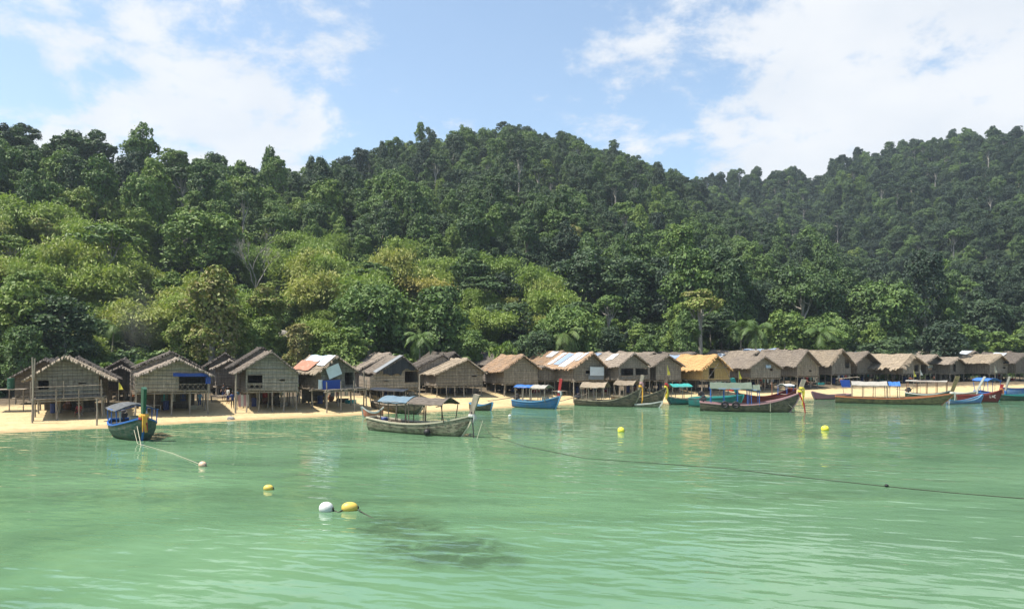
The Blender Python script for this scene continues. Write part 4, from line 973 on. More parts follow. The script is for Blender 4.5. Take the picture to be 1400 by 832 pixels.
cloth(k, k.lx(808), k.lx(827), k.lz(815, 513), k.lz(815, 501), k.wy - .25, 'white_sheet', 'hung_sheet', 'white sheet hung on the gable', .03)
cloth(k, k.lx(806), k.lx(827), k.lz(815, 518.5), k.lz(815, 513), k.wy - .2, 'grey_tarp', 'balcony_cloth', None, .03)
k = hut('hut with an open veranda below a boarded gable and a pale sheet on the roof', (868, 482.5), 845, 890, 501, 499.5, 518.5, 94, 6.5, 28, 'thatch_old', 'panel_grey', openings=[(849, 503, 866, 513.5), (869, 503, 886, 513.5)], wallpx=(847, 889), posts=(6, 3), rail=[(848, 888, 'wall', .5)], fringe=.12)
patch(k, -1, 3.0, 4.4, .45, .9, 'white_sheet')
hut('narrow grey hut with tattered gable behind the yellow flag', (914, 485), 893, 936, 501, 499.5, 518.5, 97, 6.5, 28, 'thatch_old', 'panel_grey', wallpx=(897, 931), posts=(4, 3), fringe=.2)
k = hut('freshly thatched bright orange hut with one open doorway and leaning poles', (980, 485), 958, 1000.5, 506, 504.5, 518.5, 98, 7.5, 26, 'thatch_new', 'panel_new', openings=[(969, 503, 976, 517)], wallpx=(960, 997), posts=(4, 3), fringe=.35)
mb = MB()
for (a, b_, c_, d) in ((966, 519, 982, 495), (998, 519, 985, 492), (976, 503, 996, 501)): mb.tube([(k.lx(a), -.1, k.lz(a, b_)), (k.lx(c_), -.1, k.lz(c_, d))], .04, 5)
mb.build('leaning_poles', M['wood'], k.root)
k = hut('lower grey hut with a light blue shirt hung by its tiny square gable window', (1046, 487), 1024, 1070, 503.5, 502.5, 515.5, 103, 5, 28, 'thatch_old', 'panel_grey', openings=[(1052, 503, 1056, 506.5)], wallpx=(1026, 1067), posts=(5, 3), fringe=.08)
cloth(k, k.lx(1050), k.lx(1057), k.lz(1052, 502.5), k.lz(1052, 498.5), k.wy - .06, 'pale_blue', 'hung_shirt')
k = hut('tall hut with checkered panel gable, a narrow side door and one tiny window', (1104, 478), 1088, 1123.5, 501, 498.5, 513, 108, 8.5, 30, 'thatch_old', 'panel_tan', openings=[(1106, 505, 1109, 508)], wallpx=(1090, 1119), posts=(4, 4), fringe=.10)
k = hut('hut with its gable torn open into a ragged dark gap under tan thatch', (1152, 477.5), 1135, 1169, 499, 498, 510.5, 114, 8, 30, 'thatch_tan', 'panel_grey', openings=[(1155, 490, 1161, 503)], wallpx=(1137, 1163), posts=(4, 4), fringe=.35, sag=.2)
hut('hut with brown roof jutting far over its small gable wall', (1187, 480.5), 1170, 1204, 497, 496, 509.5, 119, 6.5, 31, 'thatch_old', 'panel_tan', wallpx=(1172, 1200), over=1.3, posts=(4, 3), fringe=.12)
hut('hut whose shaggy tan thatch hangs down like a skirt over its long side', (1247, 483.5), 1231, 1263, 501, 496, 510, 119, 8.5, 33, 'thatch_tan', 'panel_tan', openings=[(1250, 499, 1256, 508)], wallpx=(1234, 1259), posts=(4, 4), fringe=.9)
k = hut('hut with its whole front open under a low brown gable', (1280, 484.5), 1265, 1294, 496, 495.5, 508.5, 124, 7, 33, 'thatch_old', 'panel_dark', openings=[(1268, 496, 1290, 506.5)], wallpx=(1266, 1293), posts=(5, 3), fringe=.2)
cloth(k, k.lx(1272), k.lx(1286), k.lz(1276, 503), k.lz(1276, 498), k.wy + .8, 'white_sheet', 'hung_laundry')
hut('tiny gabled hut with a narrow dark doorway and a bent thatch top', (1311, 488), 1298, 1320, 497, 496, 509.5, 124, 4, 33, 'thatch_old', 'panel_grey', openings=[(1303.5, 498, 1307, 507.5)], wallpx=(1299, 1319), posts=(4, 3), fringe=.3)
hut('wide hut with rounded brown thatch roof and one square window near the right end', (1369, 484), 1351, 1381, 495.5, 495.5, 509, 125, 9, 34, 'thatch_tan', 'panel_grey', openings=[(1371, 501, 1374.5, 504)], wallpx=(1353, 1378), posts=(4, 4), fringe=.3)
k = hut('last hut of the row, grey boarded, cut off by the right edge', (1404, 482), 1387, 1422, 495.5, 495, 508, 128, 7, 34, 'thatch_dark', 'panel_grey', wallpx=(1389, 1420), posts=(4, 3))
patch(k, -1, 3, 5, .1, .95, 'tin')
# ------------------------------------------------------------------ boats
def mat_hull(name, c, wear, amt=.5):
    m, nt, b, out = new_mat(name); co = objco(nt); sp = nt.nodes.new('ShaderNodeSeparateXYZ'); nt.links.new(co, sp.inputs[0])
    f = noise(nt, vscale(nt, co, (1.2, 1, 3)), 1.7, 8, .78); bl = noise(nt, co, 1.1, 4, .6)
    z = nmath(nt, 'FRACT', nmath(nt, 'ADD', nmath(nt, 'MULTIPLY', sp.outputs[2], 4.2), nmath(nt, 'MULTIPLY', nmath(nt, 'MULTIPLY', sp.outputs[0], sp.outputs[0]), -.035)))
    line = nmath(nt, 'LESS_THAN', z, .10)
    k = nmath(nt, 'MULTIPLY', nmath(nt, 'SUBTRACT', f, .47, True), 15 * amt, True)
    col = nmix(nt, k, nmix(nt, bl, c, tuple(x * .7 for x in c)), wear)
    col = nmix(nt, nmath(nt, 'MULTIPLY', line, .55), col, tuple(x * .35 for x in wear))
    low = nmath(nt, 'MULTIPLY', nmath(nt, 'SUBTRACT', .17, sp.outputs[2], True), 9, True)
    col = nmix(nt, nmath(nt, 'MULTIPLY', low, .7), col, (.045, .05, .03))
    nt.links.new(col, b.inputs['Base Color']); b.inputs['Roughness'].default_value = .6; bump(nt, b, nmath(nt, 'ADD', z, f), .4, .02); return m
M['h_grey'] = mat_hull('weathered_hull', (.30, .27, .19), (.10, .085, .06), .7)
M['h_brown'] = mat_hull('brown_hull', (.17, .135, .09), (.06, .05, .038), .7)
M['h_blue'] = mat_hull('blue_hull', (.03, .13, .30), (.09, .13, .16), .4)
M['h_teal'] = mat_hull('teal_hull', (.03, .20, .19), (.07, .10, .09), .4)
M['h_green'] = mat_hull('green_hull', (.03, .075, .05), (.10, .10, .075), .6)
M['h_maroon'] = mat_hull('maroon_hull', (.20, .035, .030), (.10, .045, .035), .2)
M['h_pink'] = mat_hull('pink_hull', (.42, .16, .20), (.25, .15, .13), .25)
M['h_olive'] = mat_hull('olive_hull', (.22, .18, .085), (.085, .07, .04), .65)
M['h_lblue'] = mat_hull('light_blue_hull', (.10, .19, .42), (.25, .30, .36), .4)
M['h_red'] = mat_hull('orange_red_hull', (.45, .15, .09), (.4, .3, .22), .3)
for n_, c_ in {'p_white': (.50, .50, .46), 'p_blue': (.03, .13, .42), 'p_orange': (.40, .15, .06), 'p_green': (.012, .075, .040), 'p_teal': (.03, .27, .25), 'p_red': (.34, .03, .03), 'p_yellow': (.62, .52, .06), 'p_cream': (.46, .42, .31),
               'p_navy': (.02, .04, .16), 'p_pink': (.42, .24, .25), 'p_lime': (.12, .42, .10), 'p_skyblue': (.12, .28, .45), 'p_amber': (.70, .36, .05)}.items(): M[n_] = mat_paint(n_, c_, tuple(x * .45 + .06 for x in c_), .25)
M['rubber'] = mat_paint('black_rubber', (.014, .014, .015), (.05, .05, .05), .2, .55)
M['engine'] = mat_paint('engine_metal', (.05, .05, .055), (.14, .07, .04), .5, .4)
M['roof_felt'] = mat_paint('green_grey_felt', (.085, .115, .085), (.16, .16, .13), .5, .8)
M['roof_blue'] = mat_paint('faded_blue_sheet', (.10, .16, .21), (.17, .19, .19), .6, .6)
M['roof_dark'] = mat_paint('dark_felt', (.07, .075, .08), (.2, .2, .19), .5, .7)
M['roof_grey'] = mat_paint('grey_sheet', (.30, .29, .26), (.14, .13, .11), .4, .6)
M['rope'] = mat_paint('rope_fibre', (.42, .40, .30), (.2, .2, .15), .3, .9)
M['rope_dark'] = mat_paint('dark_rope', (.045, .05, .035), (.1, .1, .08), .3, .9)
M['skin'] = mat_paint('skin', (.24, .12, .07), (.2, .1, .06), .05, .5)
M['hair'] = mat_paint('black_hair', (.012, .011, .010), (.02, .02, .02), .1, .5)

def hull_stations(L, B, fb, bow_h, stern_h, n=22, keel=-.32, stern_w=.6):
    S = []
    for i in range(n + 1):
        t = i / n
        hb = B / 2 * ((stern_w + (1 - stern_w) * math.sin(min(1, t / .42) * PI / 2)) if t < .42 else max(.04, math.cos(((t - .42) / .58) ** 1.55 * PI / 2)))
        sh = fb + (bow_h - fb) * max(0, (t - .40) / .60) ** 2.1 + (stern_h - fb) * max(0, (.40 - t) / .40) ** 1.8
        kz = keel + (bow_h - .25 - keel) * max(0, (t - .86) / .14) ** 1.4 + .18 * max(0, (.12 - t) / .12)
        S.append((-L / 2 + L * t, hb, sh, kz))
    return S
def boat(label, stern, bow, B=1.7, fb=.6, bow_h=1.3, stern_h=.85, hull='h_grey', gun='wood', inner='wood_dark', prow=None, canopy=None, engine=None, stem=None, benches=4, group='long-tail boats by the beach', tilt=0, z=None, name='longtail_boat', stern_w=.6, extra_rub=None):
    """stern, bow: (photo column, distance)"""
    A, Bp = P(stern[0], stern[1], z=0), P(bow[0], bow[1], z=0); d = Bp - A; L = d.length; rz = math.atan2(d.y, d.x); c = (A + Bp) / 2
    zb = z if z is not None else max(0.0, gz(c.x, c.y) + .22)
    root = thing(name, label, 'boat', (c.x, c.y, zb), rz, group); root.rotation_euler = (R(tilt), 0, rz)
    S = hull_stations(L, B, fb, bow_h, stern_h, stern_w=stern_w); mb = MB(); rows = []
    prof = [(1.0, 1.0), (.97, .70), (.86, .40), (.60, .13), (.0, 0.0)]
    def sec(x, hb, sh, kz, off=0.0):
        pts = []
        for k_, zf in prof: pts.append((x, max(0.0, hb * k_ - off * (k_ > 0)), kz + (sh - kz) * zf + (off * .9 if zf < .9 else 0)))
        return pts
    def shell(off, flip):
        base = len(mb.v)
        for (x, hb, sh, kz) in S:
            r = sec(x, hb, sh, kz, off); full = [(p[0], p[1], p[2]) for p in r] + [(p[0], -p[1], p[2]) for p in reversed(r[:-1])]; mb.v.extend(full)
        m_ = 9
        for i in range(len(S) - 1):
            for j in range(m_ - 1):
                f = (base + i * m_ + j, base + (i + 1) * m_ + j, base + (i + 1) * m_ + j + 1, base + i * m_ + j + 1); mb.f.append(f if not flip else f[::-1]); mb.m.append(mb.mi)
        return base
    b0 = shell(0, False); mb.mi = 1; b1 = shell(.05, True); mb.mi = 0
    mb.f.append(tuple(b0 + j for j in range(9))); mb.m.append(0); mb.f.append(tuple(b1 + j for j in reversed(range(9)))); mb.m.append(1)
    mb.build('hull', [M[hull], M[inner]], root)
    g = MB()
    for sg in (-1, 1):
        for i in range(len(S) - 1):
            (x0, h0, s0, _), (x1, h1, s1, _) = S[i], S[i + 1]
            o = [(x0, sg * (h0 + .05), s0 - .07), (x1, sg * (h1 + .05), s1 - .07), (x1, sg * max(0, h1 - .07), s1 - .07), (x0, sg * max(0, h0 - .07), s0 - .07)]
            g.hexa(o + [(p[0], p[1], p[2] + .12) for p in o])
    x0, h0, s0, _ = S[0]; g.box(x0 - .04, x0 + .05, -h0, h0, s0 - .09, s0 + .04)
    g.build('gunwale', M[gun], root)
    fl = MB()
    for i in range(1, 16):
        x, h_, s_, k_ = S[i]; fl.box(x - L / 60, x + L / 55, -h_ * .72, h_ * .72, .05 + .002 * i, .09 + .002 * i)
    for i in range(benches):
        t = .15 + .6 * i / max(1, benches - 1); k_ = int(t * 22); x, h_, s_, _ = S[k_]; fl.box(x - .12, x + .12, -h_ * .93, h_ * .93, s_ - .20, s_ - .15)
    fl.build('thwart', M['wood'], root)
    xb = L / 2
    # stem plank from the waterline to the bow tip
    sm = MB(); pts = [(S[i][0] + .03, S[i][3]) for i in range(18, 23)] + [(xb + .08, bow_h)]
    for (xa, za), (xc, zc) in zip(pts, pts[1:]):
        sm.hexa([(xa - .12, -.07, za - .03), (xa + .06, -.07, za - .03), (xa + .06, .07, za - .03), (xa - .12, .07, za - .03), (xc - .12, -.07, zc), (xc + .06, -.07, zc), (xc + .06, .07, zc), (xc - .12, .07, zc)])
    sm.build('stem', M[stem or gun], root)
    if prow:
        top, lean, mat, w0 = prow[:4]; pm = MB(); n = 6; prev = None
        for i in range(n + 1):
            t = i / n; x = xb - .06 + lean * (t ** 1.15); z_ = bow_h - .25 + (top - bow_h + .25) * t; wx = w0 * (.75 + .30 * t); wy = w0 * (.62 + .18 * t)
            r = [(x - wx, -wy * .5, z_ + wx * .25), (x + wx * .35, -wy * .32, z_), (x + wx * .35, wy * .32, z_), (x - wx, wy * .5, z_ + wx * .25)]
            if prev: pm.hexa(prev + r)
            prev = r
        pm.build('prow', M[mat], root)
        if len(prow) > 4:      # cloths tied round the prow: list of (t, length, material)
            for (t, ln, mt) in prow[4]:
                x = xb - .06 + lean * t; z_ = bow_h - .25 + (top - bow_h + .25) * t; rb = MB(); wv = w0 * .75
                rb.lathe((x - .08, 0, z_ - .12), [(wv, 0), (wv * 1.12, .06), (wv * 1.08, .16), (wv * .95, .24)], 8)
                for q in range(3):
                    a = rnd.uniform(-.25, .25); y = (q - 1) * .10; pz = z_
                    pr = [Vector((x + wv * .7, y, z_)), Vector((x + wv * .8 + a * .2, y * 1.2, z_ - ln * .5)), Vector((x + wv * .6 + a * .3, y * 1.3 + a * .2, z_ - ln * rnd.uniform(.75, 1.05)))]
                    rb.tube(pr, [.07, .06, .03], 5)
                rb.build('ribbon', M[mt], root)
    if canopy:
        for cp in (canopy if isinstance(canopy, list) else [canopy]):
            t0, t1, zc, mat, w, rise, pm_, npst = cp; xa, xc = -L / 2 + L * t0, -L / 2 + L * t1; cm = MB(); nx_ = 9; ny_ = 8
            def q(i, j):
                x = xa + (xc - xa) * i / nx_; v = -1 + 2 * j / ny_; return Vector((x, v * w / 2, zc + rise * (1 - abs(v) ** 1.5) + .05 * math.sin(i * 1.9 + j) * .6 - .06 * math.sin(PI * i / nx_)))
            for i in range(nx_):
                for j in range(ny_):
                    p = [q(i, j), q(i + 1, j), q(i + 1, j + 1), q(i, j + 1)]; cm.hexa([v - Vector((0, 0, .045)) for v in p] + p)
            cm.build('canopy', M[mat], root)
            fr = MB()
            for sg in (-1, 1): fr.tube([(xa - .05, sg * w * .47, zc - .03), (xc + .05, sg * w * .47, zc - .03)], .035, 5)
            for i in range(npst):
                x = xa + .1 + (xc - xa - .2) * i / max(1, npst - 1); fr.tube([(x, -w * .47, zc - .05), (x, 0, zc + rise - .08), (x, w * .47, zc - .05)], .025, 5)
            fr.build('canopy_frame', M[pm_], root)
            for i in range(npst):
                x = xa + .1 + (xc - xa - .2) * i / max(1, npst - 1); k_ = min(22, max(0, int((x + L / 2) / L * 22))); hbb, shh = S[k_][1], S[k_][2]
                for sg in (-1, 1):
                    pp = MB(); yb = min(hbb, w * .47) * .97; pp.tube([(x + rnd.uniform(-.05, .05), sg * yb, shh - .12), (x, sg * w * .46, zc + .0)], .04, 5); pp.build('canopy_post', M[pm_], root)
    if engine:
        em, sx = engine; x = -L / 2 + .35; zt = stern_h; e = MB()
        e.box(x - .30, x + .32, -.20, .20, zt + .10, zt + .48); e.box(x - .20, x + .22, -.26, .26, zt + .20, zt + .40); e.lathe((x + .02, 0, zt + .48), [(.17, 0), (.20, .04), (.20, .16), (.13, .20)], 10)
        e.tube([(x + .3, .1, zt + .3), (x + .5, .12, zt + .6)], .04, 6); e.lathe((x - .42, 0, zt + .28), [(.15, 0), (.15, .10)], 10, 'x'); e.box(x - .08, x + .08, -.06, .06, zt - .3, zt + .12)
        e.build('engine', M[em], root)
        sft = MB(); ex = Vector((x - .3, 0, zt + .25)); en = Vector((x - sx, .2, zt + (.35 if sx < 2.4 else -.35))); sft.tube([ex, en], [.05, .035], 6)
        for k_ in range(2):
            a = PI * k_; sft.hexa([tuple(en + Vector((.02, math.cos(a) * s1 - .05 * math.sin(a), math.sin(a) * s1))) for s1 in (.02, .16, .17, .03)] + [tuple(en + Vector((-.03, math.cos(a) * s1, math.sin(a) * s1 + .06))) for s1 in (.02, .16, .17, .03)])
        sft.build('propeller_shaft', M['engine'], root); h_ = MB(); h_.tube([(x + .2, 0, zt + .40), (x + 1.0, .1, zt + .62)], .03, 6); h_.build('tiller', M['wood'], root)
    k = G2(); k.root, k.L, k.S, k.bow_h = root, L, S, bow_h; return k
def rope_line(name, pts, r, mat, label, cat='rope', sag=0.0, parent=None, n=14):
    out = []
    for a, b_ in zip(pts, pts[1:]):
        a, b_ = Vector(a), Vector(b_); q = [a.lerp(b_, i / n) - Vector((0, 0, sag * 4 * (i / n) * (1 - i / n))) for i in range(n + 1)]; out += q if not out else q[1:]
    mb = MB(); mb.tube(out, r, 5); o = mb.build(name, M[mat], parent)
    if parent is None: tag(o, label, cat)
    return o
def fender(k, x, side, z, r, mat, name='fender', label=None):
    mb = MB(); i = min(22, max(0, int((x + k.L / 2) / k.L * 22))); y = side * (k.S[i][1] + r * .8)
    mb.lathe((x, y, z), [(r * math.sin(PI * q / 8) + .005, -r * math.cos(PI * q / 8)) for q in range(9)], 12); mb.tube([(x, y, z + r * .9), (x, side * k.S[i][1], k.S[i][2])], .015, 4)
    return mb.build(name, M[mat], k.root, smooth=True, label=label)
def tyre(k, x, side, z):
    i = min(22, max(0, int((x + k.L / 2) / k.L * 22))); y = side * (k.S[i][1] + .12); mb = MB(); n = 16; m_ = 6; ro, ri = .30, .10
    for a in range(n):
        for b_ in range(m_):
            t, p = 2 * PI * a / n, 2 * PI * b_ / m_; mb.v.append((x + (ro + ri * math.cos(p)) * math.cos(t), y + ri * math.sin(p), z + (ro + ri * math.cos(p)) * math.sin(t)))
    for a in range(n):
        for b_ in range(m_): mb.f.append((a * m_ + b_, ((a + 1) % n) * m_ + b_, ((a + 1) % n) * m_ + (b_ + 1) % m_, a * m_ + (b_ + 1) % m_)); mb.m.append(0)
    mb.tube([(x, y, z + ro), (x, side * k.S[i][1], k.S[i][2] + .02)], .015, 4)
    mb.build('tyre', M['rubber'], k.root, smooth=True)

# 1 moored bow-on, green prow
k = boat('green hulled boat moored bow-on with tall dark green prow and blue canopy posts', (168, 58.6), (197, 52.4), B=3.0, fb=.95, bow_h=1.75, stern_h=1.1, hull='h_green', gun='p_blue', inner='p_navy', prow=(3.75, .35, 'p_green', .42, [(.15, 1.3, 'p_amber'), (.08, .9, 'p_red')]),
         canopy=(.22, .70, 2.1, 'roof_dark', 3.0, .42, 'p_blue', 3), engine=('engine', 2.2), stem='p_blue')
A1b = Vector((P(197, 52.4, z=0))); 
mb = MB(); xb_ = k.L / 2
for (y, z_, s_) in ((-.30, 1.1, .26), (-.42, .95, .2), (-.18, .9, .16)):
    mb.hexa([(xb_ - .9 - s_, y - .02, z_ - s_ * .7), (xb_ - .9 + s_, y + .14, z_ - s_ * .7), (xb_ - .9 + s_, y + .18, z_ - s_ * .7), (xb_ - .9 - s_, y + .02, z_ - s_ * .7), (xb_ - .9 - s_ * .8, y - .1, z_ + s_), (xb_ - .9 + s_, y + .06, z_ + s_), (xb_ - .9 + s_, y + .1, z_ + s_), (xb_ - .9 - s_ * .8, y - .06, z_ + s_)])
mb.build('tied_cloth', M['p_red'], k.root)
mb = MB()
for (x, y) in ((.9, -1.0), (1.3, .7)): mb.tube([(x, y, .8), (x, y, 2.0)], .05, 6)
mb.build('white_post', M['p_white'], k.root)
mb = MB(); mb.box(-.3, .5, -.2, .5, .9, 1.55); mb.build('cargo_box', M['p_cream'], k.root)
rope_line('mooring_rope', [P(181, 53.6, z=1.2), P(188, 51.0, z=.05), P(235, 46.5, z=.02), P(275, 41.6, z=.05)], .016, 'rope', 'pale green mooring rope from the boat with green prow to the pinkish buoy', sag=0)
rope_line('mooring_rope', [P(186, 53.3, z=1.45), P(193, 50.2, z=-.02)], .02, 'rope', 'short white rope hanging straight down off the bow of the green prow boat', sag=.05)

# 2 canopied wooden boat
k = boat('weathered grey wooden boat with blue-grey patched canopy and tall bare prow post', (508, 60.5), (646, 55.0), B=2.1, fb=.80, bow_h=1.65, stern_h=1.05, hull='h_grey', gun='p_cream', inner='wood_dark', prow=(3.15, .62, 'wood', .34, [(.12, .5, 'p_white')]),
         canopy=[(.17, .46, 2.45, 'roof_blue', 2.3, .42, 'wood_dark', 4), (.47, .80, 2.40, 'thatch_dark', 2.3, .45, 'wood_dark', 3)], engine=None, stem='p_cream', benches=5)
mb = MB(); mb.lathe((-k.L * .34, -.25, .25), [(.30, 0), (.31, .08), (.29, .4), (.31, .72), (.29, .85)], 12); mb.build('drum', M['p_navy'], k.root, smooth=True)
fender(k, k.L * .17, -1, .28, .27, 'rubber', label='round black fender')
mb = MB(); mb.tube([(k.L / 2 - .02, -.12, 1.9), (k.L / 2 + .15, -.16, .9), (k.L / 2 + .2, -.12, -.05)], [.05, .045, .05], 6); mb.build('anchor_chain', M['engine'], k.root)
rope_line('hanging_line', [P(660, 54.6, z=1.3), P(652, 54.0, z=.0)], .02, 'rope', 'thin pale line dropping from the bare prow post into the water', sag=.0)
# 3 dark canopy boat behind it, beached
k = boat('dark boat with low black canopy drawn up behind the grey canopied boat', (512, 79), (580, 74), B=1.9, fb=.6, bow_h=1.0, stern_h=.8, hull='h_brown', gun='wood', prow=(1.5, .3, 'wood_dark', .2), canopy=(.05, .75, 2.05, 'black_tarp', 2.2, .22, 'wood_dark', 4))
boat('small orange-red canoe with green inside beached left of the grey canopied boat', (524, 72.2), (495, 71.8), B=1.0, fb=.42, bow_h=1.0, stern_h=.9, hull='h_red', gun='p_white', inner='p_lime', benches=2, group='small canoes at the water edge', name='canoe')
boat('small canoe bright blue inside, lying at the sand edge right of the bare prow post', (643, 80), (673, 79), B=1.2, fb=.45, bow_h=.8, stern_h=.7, hull='h_brown', gun='p_skyblue', inner='p_skyblue', benches=2, group='small canoes at the water edge', name='canoe')
# 4 blue boat
k = boat('bright blue hulled boat with blue awning and red wrapped prow, its engine shaft sticking out', (703, 84.5), (765, 81.0), B=1.9, fb=.75, bow_h=1.45, stern_h=.85, hull='h_blue', gun='p_skyblue', inner='wood', prow=(3.3, .35, 'p_red', .24, [(.35, .7, 'p_white')]),
         canopy=[(.10, .46, 2.35, 'p_blue', 1.9, .25, 'wood', 3), (.47, .78, 2.30, 'roof_grey', 1.9, .35, 'wood', 2)], engine=('engine', 4.2))
mb = MB(); mb.box(.9, 1.5, -.3, .3, .6, 1.3); mb.build('crate', M['p_cream'], k.root)
# 5 brown boats with thatch roofs
k = boat('long grey brown boat with tan thatch roof, its rising bow tied with orange cloth', (787, 87.5), (876, 84.0), B=2.0, fb=.62, bow_h=2.1, stern_h=.7, hull='h_brown', gun='h_grey', prow=(3.6, .4, 'wood', .28, [(.30, 2.0, 'p_amber'), (.5, .6, 'p_pink')]), canopy=(.12, .50, 2.2, 'thatch_tan', 2.2, .55, 'wood', 4), engine=('engine', 2.4))
boat('brown boat with small thatch roof right behind the orange cloth bow', (838, 91), (911, 87.0), B=1.9, fb=.6, bow_h=1.9, stern_h=.7, hull='h_brown', gun='h_grey', prow=(3.2, .35, 'wood_dark', .24, [(.2, 1.5, 'p_yellow'), (.4, .5, 'p_red')]), canopy=(.08, .46, 2.1, 'thatch_tan', 2.0, .5, 'wood', 3))
boat('plain narrow grey white canoe low in front of the brown boat with small thatch roof', (842, 85.5), (905, 83.6), B=.9, fb=.30, bow_h=.7, stern_h=.4, hull='h_grey', gun='p_white', benches=2, group='small canoes at the water edge', name='canoe')
# 6 teal awning boat
k = boat('teal hulled boat with a turquoise awning beached behind the yellow cloth bow', (962, 89.5), (912, 88.0), B=1.9, fb=.55, bow_h=1.0, stern_h=.8, hull='h_teal', gun='wood', prow=(3.2, .3, 'wood_dark', .22, [(.2, .9, 'p_yellow'), (.4, .5, 'p_red')]), canopy=(.42, .95, 2.1, 'p_teal', 1.9, .35, 'wood', 3), engine=('engine', 2.0))
# 7 large brown boat with green roof
k = boat('large brown boat with dark green roof, two tyres and yellow garlanded prow', (957, 79.5), (1094, 77.0), B=2.3, fb=.75, bow_h=2.05, stern_h=.95, hull='h_brown', gun='p_pink', prow=(3.4, .55, 'wood', .32, [(.25, 1.6, 'p_yellow'), (.45, 1.0, 'p_yellow')]),
         canopy=[(.10, .52, 2.45, 'roof_felt', 2.6, .62, 'p_blue', 4), (.47, .60, 2.35, 'roof_felt', 2.5, .5, 'p_blue', 2)], engine=('engine', 1.6), benches=6)
tyre(k, -k.L * .25, -1, .75); tyre(k, -k.L * .14, -1, .75)
mb = MB(); mb.tube([(k.L / 2 - .2, -.1, 2.2), (k.L / 2 + .35, -.1, .9), (k.L / 2 + .5, -.1, -.2)], [.06, .1, .06], 6); mb.build('rudder_pole', M['p_red'], k.root)
mb = MB(); mb.tube([(k.L * .2, -k.S[16][1] - .06, 1.2), (k.L * .2, -k.S[16][1] - .08, .1)], .03, 5); mb.tube([(k.L * .32, -.5, 1.4), (k.L * .42, -.45, .5)], .02, 5); mb.build('side_rope', M['rope'], k.root)
boat('maroon hulled boat with turquoise prow half-hidden behind the large green-roofed boat', (1084, 88), (1006, 85), B=2.0, fb=1.0, bow_h=1.6, stern_h=1.9, hull='h_maroon', gun='h_maroon', inner='h_maroon', prow=(3.2, .7, 'p_teal', .36), canopy=(.05, .2, 2.3, 'p_white', 1.6, .2, 'p_blue', 2))
boat('small turquoise hulled boat under the stern roof of the large green-roofed boat', (942, 85), (1016, 83), B=1.8, fb=1.15, bow_h=1.5, stern_h=1.0, hull='h_teal', gun='p_teal', inner='p_teal')
# 8 pink canoe
k = boat('pink hulled open boat beached in front of the checkered gable hut', (1160, 99.5), (1110, 96.5), B=1.5, fb=.5, bow_h=1.1, stern_h=.6, hull='h_pink', gun='p_pink', benches=3, name='canoe', group='small canoes at the water edge')
# 9 orange trim boat
k = boat('very long olive boat with orange gunwale and grey and blue roof', (1142, 91.5), (1302, 87.0), B=2.3, fb=.66, bow_h=1.35, stern_h=.8, hull='h_olive', gun='p_orange', prow=(3.4, .75, 'h_olive', .32, [(.15, .9, 'p_white')]),
         canopy=[(.14, .45, 2.25, 'roof_grey', 2.3, .45, 'wood', 4), (.46, .56, 2.25, 'p_blue', 2.3, .45, 'wood', 2)], engine=None, benches=7)
mb = MB(); mb.tube([(-k.L * .49, .8, 2.9), (-k.L * .30, .9, 3.15), (-k.L * .28, .9, 3.1)], .04, 5); mb.tube([(-k.L * .44, .8, 2.9), (-k.L * .42, .6, .9)], .035, 5); mb.build('awning_pole', M['wood'], k.root)
mb = MB(); mb.hexa([(-k.L * .44, .3, 1.9), (-k.L * .36, .3, 1.9), (-k.L * .36, .36, 1.9), (-k.L * .44, .36, 1.9), (-k.L * .46, .3, 2.8), (-k.L * .37, .3, 2.8), (-k.L * .37, .36, 2.8), (-k.L * .46, .36, 2.8)]); mb.build('blue_cloth', M['blue_tarp'], k.root)
boat('boat with a long flat white roof beached behind the orange gunwale boat', (1238, 100), (1300, 97), B=2.1, fb=.6, bow_h=1.2, stern_h=.8, hull='h_green', gun='p_white', canopy=(.02, .93, 2.35, 'roof_grey', 2.0, .12, 'wood_red', 5), engine=('engine', 1.5))
# 10 maroon boat
k = boat('maroon hulled boat with pale slanted prow and small white marks on its bow', (1308, 93.5), (1369, 91.5), B=2.0, fb=.85, bow_h=1.55, stern_h=.75, hull='h_maroon', gun='h_maroon', prow=(2.2, .25, 'p_red', .25, [(.4, .8, 'p_orange')]), inner='wood', benches=4)
mb = MB(); x_, y_ = k.L * .22, -k.S[15][1] - .055       # three small characters, too worn to read
for j, segs in enumerate((((0, 0, 0, .3), (0, 0, .14, 0)), ((.24, 0, .24, .3), (.24, .15, .36, .15), (.36, 0, .36, .3)), ((.46, 0, .46, .3), (.46, .3, .6, .3), (.46, 0, .6, 0)))):
    for (a, b_, c_, d) in segs: mb.tube([(x_ + a, y_, .62 + b_), (x_ + c_, y_, .62 + d)], .022, 4)
mb.build('bow_number', M['p_white'], k.root)
boat('light blue canoe with white rim floating in front of the maroon boat with bow marks', (1296, 88.6), (1343, 91.0), B=1.0, fb=.32, bow_h=1.0, stern_h=.55, hull='h_lblue', gun='p_skyblue', inner='p_white', benches=2, group='small canoes at the water edge', name='canoe')
boat('white boat with long pale upswept prow post beached behind the maroon marked boat', (1296, 101), (1336, 97), B=1.8, fb=.7, bow_h=1.1, stern_h=.8, hull='h_grey', gun='p_white', prow=(3.0, 1.2, 'p_white', .20), inner='p_white')
boat('boat with a bright blue roof and pale tilted prow beyond the maroon marked boat', (1336, 104), (1375, 99), B=1.9, fb=.6, bow_h=1.0, stern_h=.8, hull='h_lblue', gun='p_blue', prow=(2.9, .8, 'roof_grey', .22), canopy=(.05, .62, 2.3, 'p_blue', 2.1, .35, 'p_blue', 3))
boat('long green boat with cream inside at the far right edge', (1420, 96), (1362, 94.5), B=2.0, fb=.65, bow_h=.9, stern_h=.8, hull='h_green', gun='p_teal', inner='p_cream', benches=4)
